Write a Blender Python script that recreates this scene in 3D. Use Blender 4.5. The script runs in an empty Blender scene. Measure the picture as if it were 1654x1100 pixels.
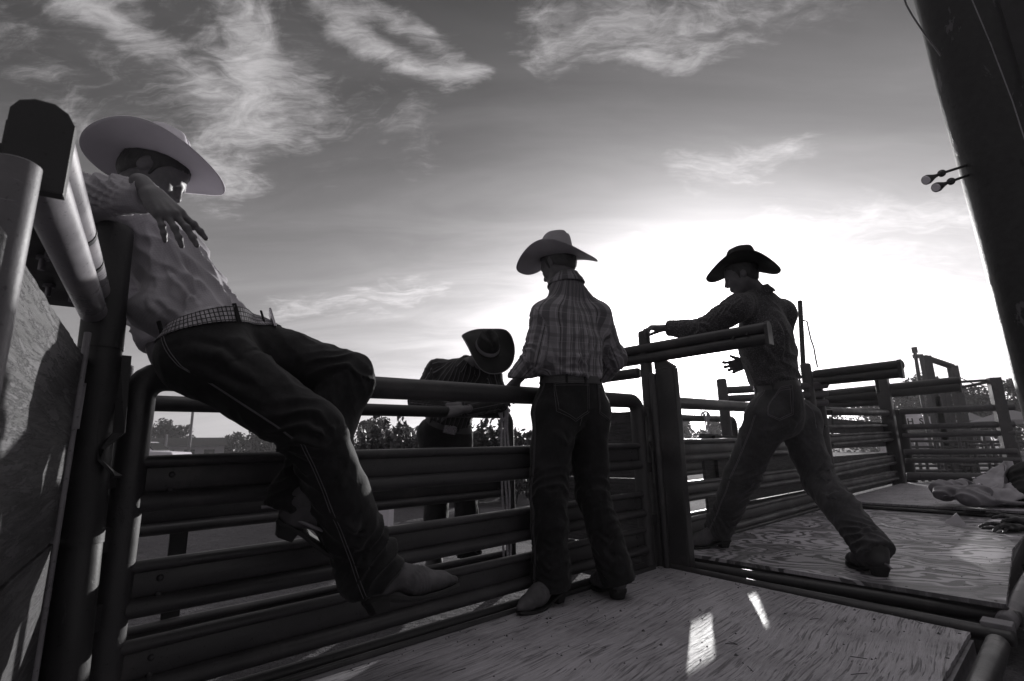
import bpy, bmesh, math, random
import numpy as np
from mathutils import Vector, Matrix

# ------------------------------------------------------------------ camera
PX_W, PX_H = 1654, 1100
FPX = 829.0
CAM = np.array([0.0, 0.0, 0.72])
PITCH = math.atan(178 / 829.0)
ROLL = math.radians(1.2)
SUN_EL, SUN_AZ = math.radians(9.5), math.radians(20.0)      # azimuth measured from +Y towards +X
sc = bpy.context.scene
col = sc.collection
_F = np.array([0, math.cos(PITCH), math.sin(PITCH)])
_U0 = np.array([0, -math.sin(PITCH), math.cos(PITCH)])
_R0 = np.array([1.0, 0, 0])
_R = _R0 * math.cos(ROLL) - _U0 * math.sin(ROLL)
_U = _U0 * math.cos(ROLL) + _R0 * math.sin(ROLL)
cam_data = bpy.data.cameras.new("camera")
cam = bpy.data.objects.new("camera", cam_data)
col.objects.link(cam)
cam_data.sensor_width = 36
cam_data.lens = FPX / PX_W * 36
cam_data.clip_start, cam_data.clip_end = 0.02, 5000
cam.matrix_world = Matrix(((_R[0], _U[0], -_F[0], CAM[0]), (_R[1], _U[1], -_F[1], CAM[1]),
                           (_R[2], _U[2], -_F[2], CAM[2]), (0, 0, 0, 1)))
cam_data.dof.use_dof = True
cam_data.dof.focus_distance = 2.3
cam_data.dof.aperture_fstop = 7.0
sc.camera = cam
sc.view_settings.view_transform = 'Standard'
sc.view_settings.look = 'None'
sc.view_settings.exposure = 0.0
sc.view_settings.gamma = 1.0

def ray(x, y):
    return _F * FPX + _R * (x - 827) + _U * (550 - y)
def at(x, y, Y):                       # point of the line of sight (x, y) at depth Y
    d = ray(x, y); return CAM + d * (Y / d[1])
def onz(x, y, z=0.0):                  # ... where it meets the level z
    d = ray(x, y); return CAM + d * ((z - CAM[2]) / d[2])
def onplane(x, y, P0, n):
    d = ray(x, y); return CAM + d * (np.dot(P0 - CAM, n) / np.dot(d, n))

# ------------------------------------------------------------------ world
world = bpy.data.worlds.new("World")
sc.world = world
world.use_nodes = True
nt = world.node_tree
nt.nodes.clear()
class NB:
    """small helper that wires math nodes"""
    def __init__(s, nt): s.nt = nt
    def new(s, t, **kw):
        n = s.nt.nodes.new(t)
        for k, v in kw.items(): setattr(n, k, v)
        return n
    def _in(s, sock, v):
        if isinstance(v, bpy.types.NodeSocket): s.nt.links.new(v, sock)
        elif v is not None: sock.default_value = v
    def m(s, op, a, b=None, c=None, clamp=False):
        n = s.new('ShaderNodeMath', operation=op, use_clamp=clamp)
        s._in(n.inputs[0], a); s._in(n.inputs[1], b); s._in(n.inputs[2], c)
        return n.outputs[0]
    def v(s, op, a, b=None, scale=None):
        n = s.new('ShaderNodeVectorMath', operation=op)
        s._in(n.inputs[0], a); s._in(n.inputs[1], b)
        if scale is not None: s._in(n.inputs['Scale'], scale)
        return n.outputs['Value'] if op in ('DOT_PRODUCT', 'LENGTH', 'DISTANCE') else n.outputs[0]
    def rng(s, x, a, b, c=0.0, d=1.0, smooth=True):
        n = s.new('ShaderNodeMapRange', interpolation_type='SMOOTHSTEP' if smooth else 'LINEAR')
        s._in(n.inputs[0], x)
        for i, q in enumerate((a, b, c, d)): s._in(n.inputs[1 + i], q)
        return n.outputs[0]
    def noise(s, vec, scale, detail=4, rough=.55, dist=0.0, lac=2.0, color=False):
        n = s.new('ShaderNodeTexNoise')
        s._in(n.inputs['Vector'], vec)
        n.inputs['Scale'].default_value = scale; n.inputs['Detail'].default_value = detail
        n.inputs['Roughness'].default_value = rough; n.inputs['Distortion'].default_value = dist
        n.inputs['Lacunarity'].default_value = lac
        return n.outputs['Color' if color else 'Fac']
    def mix(s, f, a, b):
        n = s.new('ShaderNodeMix', data_type='RGBA')
        s._in(n.inputs[0], f); s._in(n.inputs[6], a); s._in(n.inputs[7], b)
        return n.outputs[2]
    def mapping(s, vec, loc=(0, 0, 0), rot=(0, 0, 0), scale=(1, 1, 1)):
        n = s.new('ShaderNodeMapping')
        s._in(n.inputs[0], vec)
        n.inputs[1].default_value = loc; n.inputs[2].default_value = rot; n.inputs[3].default_value = scale
        return n.outputs[0]
    def ramp(s, x, stops, interp='LINEAR'):
        n = s.new('ShaderNodeValToRGB')
        s._in(n.inputs[0], x)
        r = n.color_ramp; r.interpolation = interp
        while len(r.elements) > 1: r.elements.remove(r.elements[-1])
        for i, (p, v) in enumerate(stops):
            e = r.elements[0] if i == 0 else r.elements.new(p)
            e.position = p; e.color = (v, v, v, 1)
        return n.outputs[0]

b = NB(nt)
tc = b.new('ShaderNodeTexCoord')
dirv = b.v('NORMALIZE', tc.outputs['Generated'])
sky = b.new('ShaderNodeTexSky', sky_type='NISHITA', sun_disc=False, sun_elevation=SUN_EL,
            sun_rotation=SUN_AZ, altitude=200, air_density=1.0, dust_density=2.5, ozone_density=1.0)
sep = b.new('ShaderNodeSeparateColor')
nt.links.new(sky.outputs[0], sep.inputs[0])
red = sep.outputs[0]                        # a red filter: blue sky goes dark, haze stays bright
SUND = (math.sin(SUN_AZ) * math.cos(SUN_EL), math.cos(SUN_AZ) * math.cos(SUN_EL), math.sin(SUN_EL))
cosang = b.v('DOT_PRODUCT', dirv, SUND)
sxyz = b.new('ShaderNodeSeparateXYZ'); nt.links.new(dirv, sxyz.inputs[0])
zz = b.m('MAXIMUM', sxyz.outputs[2], 0.0)
# sheet of cirrus high above: plane coordinates of the view direction
KZ = 0.22
den = b.m('ADD', zz, KZ)
cxy = b.new('ShaderNodeCombineXYZ')
nt.links.new(b.m('DIVIDE', sxyz.outputs[0], den), cxy.inputs[0])
nt.links.new(b.m('DIVIDE', sxyz.outputs[1], den), cxy.inputs[1])
pl = cxy.outputs[0]
def sky_uv(x, y):
    d = ray(x, y); d = d / np.linalg.norm(d)
    k = max(d[2], 0) + KZ
    return np.array([d[0] / k, d[1] / k, 0.0])
w1 = b.v('SCALE', b.v('SUBTRACT', b.noise(pl, 3.2, 3, .55, color=True), (.5, .5, .5)), scale=.30)
w2 = b.v('SCALE', b.v('SUBTRACT', b.noise(pl, 11, 4, .6, color=True), (.5, .5, .5)), scale=.085)
wp = b.v('ADD', b.v('ADD', pl, w1), w2)
wp = b.v('MULTIPLY', wp, (1, 1, 0))
# (x1, y1, x2, y2, half width px, strength): where the wisps of cirrus lie
WISPS = [
 (150, 20, 330, 150, 46, .8), (330, 150, 430, 215, 55, .9), (420, 60, 440, 190, 62, 1.0), (300, 30, 400, 60, 60, .55),
 (440, 190, 500, 150, 40, .75), (440, 200, 350, 290, 50, .85), (400, 240, 510, 205, 36, .7), (350, 300, 400, 330, 22, .35),
 (200, 120, 320, 200, 40, .5),
 (250, 200, 340, 330, 60, .42), (520, 150, 570, 330, 45, .28), (470, 40, 520, 120, 40, .5),
 (40, 60, 110, 170, 60, .52), (0, 120, 60, 230, 50, .3),
 (575, 20, 600, 80, 34, .7), (600, 80, 735, 150, 34, .9), (680, 30, 745, 145, 28, .7), (600, 10, 640, 5, 30, .6),
 (640, 170, 680, 260, 40, .45), (560, 200, 660, 270, 50, .36),
 (880, 100, 960, 90, 44, .7), (900, 30, 1000, 50, 60, .6), (1000, 60, 1130, 70, 75, .75), (1000, 110, 1130, 125, 30, .9),
 (1130, 40, 1290, 5, 60, .65), (870, 20, 900, 90, 26, .7), (830, 40, 850, 20, 26, .35), (1150, 110, 1230, 60, 30, .5),
 (1110, 285, 1220, 255, 34, .72), (1085, 300, 1110, 305, 22, .6), (1150, 305, 1210, 290, 26, .6),
 (1230, 380, 1560, 345, 40, .68), (1300, 400, 1500, 420, 30, .55), (1040, 385, 1230, 385, 30, .5),
 (450, 498, 700, 468, 22, .75), (560, 515, 640, 505, 16, .5), (330, 270, 360, 330, 30, .2), (650, 300, 660, 320, 20, .2),
]
mask = None
for (x1, y1, x2, y2, hw, st) in WISPS:
    A, Bq = sky_uv(x1, y1), sky_uv(x2, y2)
    mx, my = (x1 + x2) / 2, (y1 + y2) / 2
    hwuv = .5 * (np.linalg.norm(sky_uv(mx, my + hw) - sky_uv(mx, my - hw)) + np.linalg.norm(sky_uv(mx + hw, my) - sky_uv(mx - hw, my))) / 2
    ba = Bq - A
    pa = b.v('SUBTRACT', wp, tuple(A))
    h = b.m('DIVIDE', b.v('DOT_PRODUCT', pa, tuple(ba)), float(ba @ ba), clamp=True)
    d = b.v('LENGTH', b.v('SUBTRACT', pa, b.v('SCALE', tuple(ba), scale=h)))
    m_ = b.rng(d, float(hwuv * 2.35), 0.0, 0.0, st)
    if mask is None: mask = m_
    else:
        n = b.m('SMOOTH_MAX', mask, m_, .25); mask = n
wsp = b.v('ADD', b.mapping(pl, rot=(0, 0, .5), scale=(1.0, 2.3, 1)), b.v('SCALE', w1, scale=1.6))
f1 = b.noise(wsp, 4.6, 10, .66, 1.6)
f2 = b.noise(b.v('ADD', b.mapping(pl, rot=(0, 0, -.6), scale=(1, 3.6, 1)), w2), 15, 7, .68, 1.0)
fib = b.m('ADD', b.m('MULTIPLY', f1, .68), b.m('MULTIPLY', f2, .32))
thr = b.m('SUBTRACT', .76, b.m('MULTIPLY', mask, .50))
cl = b.m('MULTIPLY', b.rng(b.m('SUBTRACT', fib, thr), -.10, .46), b.rng(mask, 0.0, .5, 0, 1))
veil = b.m('MULTIPLY', b.rng(b.noise(b.mapping(pl, scale=(.5, 1.6, 1)), 1.6, 5, .6, .8), .35, .8), .10)
cl = b.m('ADD', cl, veil, clamp=True)
# thin haze and cirrus scatter forward round the sun (the white glare in the photograph)
ang = b.m('ARCCOSINE', b.m('MINIMUM', cosang, 1.0))
hor = b.m('EXPONENT', b.m('MULTIPLY', zz, -4.6))
# the aureole is wider along the hazy horizon than upwards
dsun = b.v('SUBTRACT', dirv, SUND)
dz = b.m('MULTIPLY', b.v('DOT_PRODUCT', dsun, (0, 0, 1)), 1.15)
dh = b.m('MULTIPLY', b.v('LENGTH', b.v('MULTIPLY', dsun, (1, 1, 0))), .47)
angf = b.m('SQRT', b.m('ADD', b.m('MULTIPLY', dz, dz), b.m('MULTIPLY', dh, dh)))
# added fill light: the unseen half of the sky behind the camera is brightened
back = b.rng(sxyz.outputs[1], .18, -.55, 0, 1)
g1 = b.m('EXPONENT', b.m('MULTIPLY', b.m('POWER', b.m('DIVIDE', angf, .15), 1.08), -1.0))
g2 = b.m('EXPONENT', b.m('MULTIPLY', b.m('DIVIDE', ang, .075), -1.0))
SKY_K, BACK_FILL, OVER_FILL = 0.023, 0.045, .80
base = b.m('MULTIPLY', red, SKY_K)
stk = b.noise(b.v('ADD', b.mapping(pl, rot=(0, 0, -.35), scale=(.5, 2.2, 1)), b.v('SCALE', w1, scale=.5)), 1.9, 7, .6, .8)
glow = b.m('ADD', b.m('MULTIPLY', g1, b.rng(stk, .25, .8, 1.7, 3.3)), b.m('MULTIPLY', g2, 5.0))
# second added fill: sky overhead, out of frame, brightened to light the decks
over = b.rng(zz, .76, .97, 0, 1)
lum = b.m('ADD', b.m('ADD', base, b.m('MULTIPLY', glow, 1.0)), b.m('ADD', b.m('MULTIPLY', hor, .40), b.m('ADD', b.m('MULTIPLY', back, BACK_FILL), b.m('MULTIPLY', over, OVER_FILL))))
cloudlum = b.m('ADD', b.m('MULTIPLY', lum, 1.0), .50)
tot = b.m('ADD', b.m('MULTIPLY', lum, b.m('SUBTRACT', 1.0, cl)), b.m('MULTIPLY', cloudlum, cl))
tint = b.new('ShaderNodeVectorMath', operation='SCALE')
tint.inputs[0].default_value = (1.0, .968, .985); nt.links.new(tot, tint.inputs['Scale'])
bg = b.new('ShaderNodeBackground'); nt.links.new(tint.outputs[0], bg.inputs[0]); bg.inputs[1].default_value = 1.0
wo = b.new('ShaderNodeOutputWorld'); nt.links.new(bg.outputs[0], wo.inputs[0])
world.cycles.sampling_method = 'MANUAL'; world.cycles.sample_map_resolution = 1024

# ------------------------------------------------------------------ sun
sl = bpy.data.lights.new("sun", 'SUN')
sl.energy = 4.2; sl.angle = math.radians(.55); sl.color = (1.0, .985, .97)
so = bpy.data.objects.new("sun", sl); col.objects.link(so)
so.rotation_euler = (-(math.pi / 2 - SUN_EL), 0, math.pi - SUN_AZ + math.pi)
so.rotation_euler = Vector((-SUND[0], -SUND[1], -SUND[2])).to_track_quat('-Z', 'Y').to_euler()

# ------------------------------------------------------------------ helpers
rng0 = random.Random(7)
def tag(o, label=None, cat=None, group=None, kind=None):
    for k, v in (('label', label), ('category', cat), ('group', group), ('kind', kind)):
        if v: o[k] = v
    return o
def empty(name, loc, label=None, cat=None, group=None):
    o = bpy.data.objects.new(name, None); col.objects.link(o)
    o.location = tuple(loc); o.empty_display_size = .1
    return tag(o, label, cat, group)
bpy_ctx = bpy.context
def adopt(o, parent):
    if parent is not None:
        o.parent = parent                    # parents are never rotated; mesh parents sit at the world origin
        if parent.type == 'EMPTY': o.matrix_parent_inverse = Matrix.Translation(-Vector(parent.location))
    return o
def mesh_obj(name, V, Fc, mat, parent=None, smooth=True, attrs=None):
    me = bpy.data.meshes.new(name)
    V = np.asarray(V, dtype=np.float32)
    if isinstance(Fc, np.ndarray):
        k = Fc.shape[1]
        me.vertices.add(len(V)); me.vertices.foreach_set('co', V.ravel())
        me.loops.add(Fc.size); me.loops.foreach_set('vertex_index', Fc.ravel().astype(np.int32))
        me.polygons.add(len(Fc)); me.polygons.foreach_set('loop_start', np.arange(0, Fc.size, k, dtype=np.int32))
        me.polygons.foreach_set('loop_total', np.full(len(Fc), k, dtype=np.int32))
        me.update(calc_edges=True); me.validate()
    else:
        me.from_pydata([tuple(map(float, v)) for v in V], [], [tuple(int(i) for i in f) for f in Fc]); me.update()
    me.polygons.foreach_set('use_smooth', [bool(smooth)] * len(me.polygons))
    if attrs:
        for k, a in attrs.items():
            at_ = me.attributes.new(k, 'FLOAT', 'POINT'); at_.data.foreach_set('value', np.asarray(a, dtype=np.float32))
    me.materials.append(mat)
    o = bpy.data.objects.new(name, me); col.objects.link(o)
    return adopt(o, parent)
def unit(v):
    v = np.asarray(v, float); n = np.linalg.norm(v); return v / n if n > 1e-9 else v
def frame(d, up=(0, 0, 1)):
    d = unit(d); up = np.asarray(up, float)
    if abs(d @ unit(up)) > .98: up = np.array([1.0, 0, 0]) if abs(d[0]) < .9 else np.array([0, 1.0, 0])
    s = unit(np.cross(d, up)); u = np.cross(s, d)
    return d, s, u
class MB:
    def __init__(s): s.V = []; s.F = []
    def add(s, V, Fc):
        o = len(s.V); s.V += [np.asarray(v, float) for v in V]; s.F += [[i + o for i in f] for f in Fc]; return s
    def sweep(s, pts, prof, up=(0, 0, 1), caps=True, scale=None, closed=True):
        """profile (list of (side, up)) carried along a polyline"""
        pts = [np.asarray(p, float) for p in pts]; n = len(prof); V = []
        for i, p in enumerate(pts):
            t = pts[min(i + 1, len(pts) - 1)] - pts[max(i - 1, 0)]
            d, sd, u = frame(t, up)
            k = 1 if scale is None else scale[i]
            V += [p + sd * a * k + u * c * k for a, c in prof]
        Fc = []
        for i in range(len(pts) - 1):
            for j in range(n if closed else n - 1):
                a, c = i * n + j, i * n + (j + 1) % n
                Fc.append([a, c, c + n, a + n])
        if caps and closed:
            Fc.append(list(range(n))[::-1]); Fc.append([len(V) - n + j for j in range(n)])
        return s.add(V, Fc)
    def tube(s, pts, r, seg=20, caps=True, up=(0, 0, 1), scale=None):
        return s.sweep(pts, [(r * math.cos(2 * math.pi * j / seg), r * math.sin(2 * math.pi * j / seg)) for j in range(seg)], up, caps, scale)
    def pipe(s, a, c, r, seg=20, cap=.35):
        """straight pipe with slightly domed ends"""
        a, c = np.asarray(a, float), np.asarray(c, float); d = unit(c - a)
        e = r * cap
        return s.tube([a, a + d * e * .35, a + d * e, c - d * e, c - d * e * .35, c], r, seg, True, scale=[.72, .93, 1, 1, .93, .72])
    def box(s, c, ax, hx):
        c = np.asarray(c, float); ax = [np.asarray(a, float) for a in ax]
        V = []
        for i in (-1, 1):
            for j in (-1, 1):
                for k in (-1, 1): V.append(c + ax[0] * hx[0] * i + ax[1] * hx[1] * j + ax[2] * hx[2] * k)
        return s.add(V, [[0, 1, 3, 2], [4, 6, 7, 5], [0, 4, 5, 1], [2, 3, 7, 6], [0, 2, 6, 4], [1, 5, 7, 3]])
    def prism(s, poly, ext):
        """planar polygon pushed along ext"""
        n = len(poly); P = [np.asarray(p, float) for p in poly]; e = np.asarray(ext, float)
        return s.add(P + [p + e for p in P], [list(range(n))[::-1], [n + i for i in range(n)]] + [[i, (i + 1) % n, n + (i + 1) % n, n + i] for i in range(n)])
    def ball(s, c, r, seg=12, rings=8, sc=(1, 1, 1)):
        c = np.asarray(c, float); V = [c + np.array([0, 0, -r * sc[2]])]
        for i in range(1, rings):
            a = -math.pi / 2 + math.pi * i / rings
            for j in range(seg):
                t = 2 * math.pi * j / seg
                V.append(c + np.array([r * math.cos(a) * math.cos(t) * sc[0], r * math.cos(a) * math.sin(t) * sc[1], r * math.sin(a) * sc[2]]))
        V.append(c + np.array([0, 0, r * sc[2]])); Fc = []
        for j in range(seg):
            Fc.append([0, 1 + (j + 1) % seg, 1 + j]); Fc.append([len(V) - 1, len(V) - 1 - seg + j, len(V) - 1 - seg + (j + 1) % seg])
        for i in range(rings - 2):
            for j in range(seg):
                a = 1 + i * seg + j; c2 = 1 + i * seg + (j + 1) % seg
                Fc.append([a, c2, c2 + seg, a + seg])
        return s.add(V, Fc)
    def build(s, name, mat, parent=None, smooth=True, bevel=0):
        o = mesh_obj(name, s.V, s.F, mat, parent, smooth)
        bm = bmesh.new(); bm.from_mesh(o.data); bmesh.ops.recalc_face_normals(bm, faces=bm.faces[:])
        if bevel:
            ed = [e for e in bm.edges if len(e.link_faces) == 2 and e.calc_face_angle(0) > .7]
            bmesh.ops.bevel(bm, geom=ed, offset=bevel, segments=2, affect='EDGES', profile=.6)
        for e in bm.edges:
            if len(e.link_faces) == 2 and e.calc_face_angle(0) > .75: e.smooth = False
        bm.to_mesh(o.data); bm.free()
        o.data.polygons.foreach_set('use_smooth', [bool(smooth)] * len(o.data.polygons))
        return o

# ------------------------------------------------------------------ materials (the photograph is black and white)
TINT = (1.0, .955, 1.03)
def g3(v): return (min(v * TINT[0], 1), min(v * TINT[1], 1), min(v * TINT[2], 1), 1)
def new_mat(name, rough=.6, metal=0.0, spec=.5):
    m = bpy.data.materials.new(name); m.use_nodes = True
    n = m.node_tree; bs = n.nodes['Principled BSDF']
    bs.inputs['Roughness'].default_value = rough; bs.inputs['Metallic'].default_value = metal
    bs.inputs['Specular IOR Level'].default_value = spec
    return m, NB(n), bs
def tintc(B_, val):
    n = B_.new('ShaderNodeVectorMath', operation='MULTIPLY'); B_._in(n.inputs[0], val); n.inputs[1].default_value = TINT
    return n.outputs[0]
def bump(B_, bs, h, strength=.4, dist=.004):
    n = B_.new('ShaderNodeBump'); n.inputs['Strength'].default_value = strength; n.inputs['Distance'].default_value = dist
    B_._in(n.inputs['Height'], h); B_.nt.links.new(n.outputs[0], bs.inputs['Normal']); return n
def obco(B_): return B_.new('ShaderNodeTexCoord').outputs['Object']
def simple(name, v, rough=.6, metal=0, var=.35, scale=9, bump_s=.25, bump_sc=60, spec=.5, bd=.002):
    m, B_, bs = new_mat(name, rough, metal, spec)
    co = obco(B_); n1 = B_.noise(co, scale, 5, .62); n2 = B_.noise(co, bump_sc, 4, .6)
    c = B_.ramp(n1, [(.28, v * (1 - var)), (.5, v), (.74, v * (1 + var))])
    B_.nt.links.new(tintc(B_, c), bs.inputs['Base Color'])
    B_.nt.links.new(B_.rng(n1, .2, .8, max(rough - .14, .05), min(rough + .14, 1)), bs.inputs['Roughness'])
    bump(B_, bs, n2, bump_s, bd)
    return m
def painted_steel(name, v, rough=.42, chips=.5, chipv=.05, spec=.5, scr=.35):
    m, B_, bs = new_mat(name, rough, 0.0, spec)
    co = obco(B_)
    n1 = B_.noise(co, 5, 6, .6); n2 = B_.noise(B_.mapping(co, scale=(1, 1, .35)), 34, 6, .7, .4); n3 = B_.noise(co, 150, 3, .6)
    basec = B_.ramp(n1, [(.3, v * .72), (.55, v), (.75, v * 1.3)])
    ch = B_.rng(n2, .66 - .08 * chips, .70 - .08 * chips)
    sc_ = B_.rng(B_.noise(B_.mapping(co, scale=(1, 1, 6)), 22, 5, .75, 1.2), .62, .7, 0, scr)
    c = B_.mix(ch, basec, (chipv, chipv, chipv, 1)); c = B_.mix(sc_, c, (v * 2.6, v * 2.6, v * 2.6, 1))
    B_.nt.links.new(tintc(B_, c), bs.inputs['Base Color'])
    B_.nt.links.new(B_.m('ADD', B_.rng(n1, .3, .7, rough - .1, rough + .14), B_.m('MULTIPLY', ch, .25)), bs.inputs['Roughness'])
    fl = B_.rng(B_.noise(co, 75, 4, .7), .60, .68, 0, .75); mud = B_.rng(B_.noise(co, 3.3, 6, .7), .50, .72, 0, .55)
    c = B_.mix(fl, c, (v * .25, v * .25, v * .25, 1)); c = B_.mix(mud, c, (v * 1.7 + .02, v * 1.6 + .02, v * 1.5 + .02, 1))
    B_.nt.links.new(tintc(B_, c), bs.inputs['Base Color'])
    h = B_.m('ADD', B_.m('ADD', B_.m('MULTIPLY', n3, .35), B_.m('MULTIPLY', mud, .4)), B_.m('MULTIPLY', ch, -.6)); bump(B_, bs, h, .45, .0022)
    return m
M = {}
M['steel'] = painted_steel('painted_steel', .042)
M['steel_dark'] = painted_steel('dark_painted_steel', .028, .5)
M['steel_mid'] = painted_steel('worn_painted_steel', .16, .45)
M['galv'] = painted_steel('galvanised_steel', .25, .34, .15, .3, .6, .15)
M['rail'] = painted_steel('guard_rail_steel', .05, .46, .3)
M['far_steel'] = painted_steel('far_painted_steel', .08, .5)
M['bolt'] = simple('bolt_steel', .25, .4, .6)
M['bolt_dark'] = simple('rusty_bolt_steel', .06, .6, .3)
M['dirt_clod'] = simple('dried_dirt', .10, .95, 0, .6, 30, .5, 200)
M['rope'] = simple('rope_fibre', .42, .9, 0, .3, 60, .8, 320)
M['rope_dark'] = simple('dark_rope_fibre', .16, .9, 0, .3, 60, .8, 320)

def wood_mat(name, kind):
    m, B_, bs = new_mat(name, .62, 0, .5)
    co = B_.new('ShaderNodeTexCoord').outputs['Object']
    if kind == 'weathered':                      # cracked, fibrous old plywood, grain along local x
        wob = B_.v('ADD', co, B_.v('SCALE', B_.v('SUBTRACT', B_.noise(co, 1.6, 2, .5, color=True), (.5, .5, .5)), scale=.10))
        n1 = B_.noise(B_.mapping(wob, scale=(.45, 8, 1)), 7.0, 10, .74, .6)
        n2 = B_.noise(B_.mapping(wob, scale=(.42, 8, 1)), 13, 5, .62, .5); n3 = B_.noise(B_.mapping(wob, scale=(.32, 13, 1)), 34, 5, .75)
        blot = B_.noise(co, 2.4, 5, .62); spots = B_.noise(B_.mapping(wob, scale=(1, 1.9, 1)), 13, 5, .68, .5)
        c0 = B_.ramp(n1, [(.25, .18), (.42, .34), (.58, .45), (.8, .58)])
        crack = B_.m('MULTIPLY', B_.rng(n2, .47, .37), B_.rng(B_.noise(wob, 4, 3, .6), .36, .56))
        c1 = B_.mix(B_.m('MULTIPLY', crack, .62), c0, (.035, .035, .035, 1))
        c1 = B_.mix(B_.rng(n3, .46, .34, 0, .7), c1, (.06, .06, .06, 1))
        c2 = B_.mix(B_.rng(blot, .45, .72, 0, .5), c1, (.11, .11, .11, 1))
        sp = B_.rng(spots, .665, .71, 0, .9)
        c = B_.mix(sp, c2, (.022, .022, .022, 1))
        h = B_.m('ADD', B_.m('MULTIPLY', n1, .8), B_.m('ADD', B_.m('MULTIPLY', crack, -.8), B_.m('MULTIPLY', n3, .3))); bump(B_, bs, h, .8, .006)
        B_.nt.links.new(B_.rng(n1, .2, .8, .45, .7), bs.inputs['Roughness'])
    elif kind == 'rings':                        # rotary cut plywood: cathedral grain
        q = B_.mapping(co, scale=(.75, 1.25, 1))
        wv = B_.v('ADD', q, B_.v('SCALE', B_.v('SUBTRACT', B_.noise(q, 2.1, 3, .5, color=True), (.5, .5, .5)), scale=.8))
        f = B_.noise(wv, 1.05, 1.1, .38)
        fine = B_.noise(B_.mapping(co, scale=(1, 12, 1)), 14, 6, .7)
        ph = B_.m('ADD', B_.m('MULTIPLY', f, 165), B_.m('MULTIPLY', B_.noise(co, 16, 3, .6), 1.9))
        s_ = B_.m('ADD', B_.m('SINE', ph), B_.m('MULTIPLY', B_.m('SUBTRACT', fine, .5), 1.3))
        env = B_.noise(co, 1.9, 2, .5)
        wide = B_.rng(B_.m('SINE', B_.m('MULTIPLY', f, 27)), .45, .75, 0, .9)
        line = B_.m('MULTIPLY', B_.m('MAXIMUM', B_.rng(s_, -.1, .6), B_.m('MULTIPLY', wide, B_.rng(fine, .35, .55, .5, 1))), B_.rng(env, .25, .5, .7, 1))
        c0 = B_.ramp(fine, [(.25, .32), (.5, .46), (.75, .56)])
        c1 = B_.mix(B_.m('MULTIPLY', line, .93), c0, (.06, .06, .06, 1))
        spots = B_.noise(co, 17, 4, .65)
        c = B_.mix(B_.rng(spots, .70, .76, 0, .7), c1, (.06, .06, .06, 1))
        bump(B_, bs, B_.m('ADD', B_.m('MULTIPLY', line, -.35), B_.m('MULTIPLY', fine, .5)), .55, .004)
        B_.nt.links.new(B_.rng(fine, .2, .8, .38, .6), bs.inputs['Roughness'])
    else:                                        # peeling painted planks
        g = B_.mapping(co, scale=(.5, .5, 9))
        n1 = B_.noise(g, 9, 9, .74, .6)
        peel = B_.noise(B_.mapping(co, scale=(.6, .6, 5.0)), 8, 9, .78, .5)
        c0 = B_.ramp(n1, [(.3, .014), (.5, .045), (.7, .11)])
        c1 = B_.mix(B_.rng(peel, .50, .56), c0, (.085, .085, .085, 1))
        c = B_.mix(B_.rng(B_.noise(co, 38, 5, .7), .60, .66, 0, .75), c1, (.03, .03, .03, 1))
        bump(B_, bs, B_.m('ADD', n1, B_.m('MULTIPLY', B_.rng(peel, .50, .56), .5)), .7, .004)
    B_.nt.links.new(tintc(B_, c), bs.inputs['Base Color'])
    return m
M['ply_old'] = wood_mat('weathered_plywood', 'weathered')
M['ply_ring'] = wood_mat('ringed_plywood', 'rings')
M['plank'] = wood_mat('peeling_plank', 'peel')
M['timber'] = simple('grey_timber', .2, .75, 0, .4, 14, .6, 40)
M['black_wood'] = simple('dark_timber_edge', .05, .8, 0, .4, 14, .6, 40)
M['dirt'] = simple('arena_dirt', .15, .95, 0, .5, 2.2, 1.0, 9, .2, .05)

# ------------------------------------------------------------------ chute frame: s runs along the gates, n away from the platform
B0 = onz(1060, 912)
GA = math.radians(46.8)
D = np.array([math.sin(GA), math.cos(GA), 0]); N = np.array([-D[1], D[0], 0]); Z = np.array([0, 0, 1.0])
def W(s, n, z): return B0 + D * s + N * n + Z * z
def sn(P):
    v = np.asarray(P) - B0; return v @ D, v @ N
def gp(x, y, n=0.0): return onplane(x, y, W(0, n, 0), N)     # on a plane parallel to the gates
def bp(x, y, s=0.0): return onplane(x, y, W(s, 0, 0), D)     # on a plane square to the gates

# ground ------------------------------------------------------------------------------------------
GZ = -.2
def ground_mesh():
    xs = np.concatenate([np.linspace(-1800, -60, 14), np.linspace(-50, 50, 90), np.linspace(60, 1800, 14)])
    ys = np.concatenate([np.linspace(-300, -12, 6), np.linspace(-10, 60, 90), np.linspace(70, 2500, 16)])
    X, Y = np.meshgrid(xs, ys)
    near = np.exp(-((X / 40) ** 2 + ((Y - 10) / 40) ** 2))
    Zg = GZ + near * .035 * (np.sin(X * 2.1 + np.cos(Y * 1.7) * 2) + np.sin(Y * 2.9 + X * .7))
    V = np.stack([X, Y, Zg], -1).reshape(-1, 3); nx = len(xs)
    Fc = np.array([[j * nx + i, j * nx + i + 1, (j + 1) * nx + i + 1, (j + 1) * nx + i] for j in range(len(ys) - 1) for i in range(nx - 1)])
    return V, Fc
gV, gF = ground_mesh()
gm, B_, bs = new_mat('arena_ground', .95, 0, .2)
co = obco(B_)
big = B_.noise(co, .12, 4, .6); fine = B_.noise(co, 5.5, 6, .7, .3); clod = B_.noise(co, 22, 4, .7)
c = B_.ramp(big, [(.35, .10), (.6, .17)])
c = B_.mix(B_.rng(fine, .5, .7, 0, .6), c, (.07, .07, .07, 1)); c = B_.mix(B_.rng(clod, .55, .72, 0, .5), c, (.26, .26, .26, 1))
B_.nt.links.new(tintc(B_, c), bs.inputs['Base Color'])
bump(B_, bs, B_.m('ADD', fine, B_.m('MULTIPLY', clod, .5)), 1.0, .08)
tag(mesh_obj('ground', gV, gF, gm), kind='structure')

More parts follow.
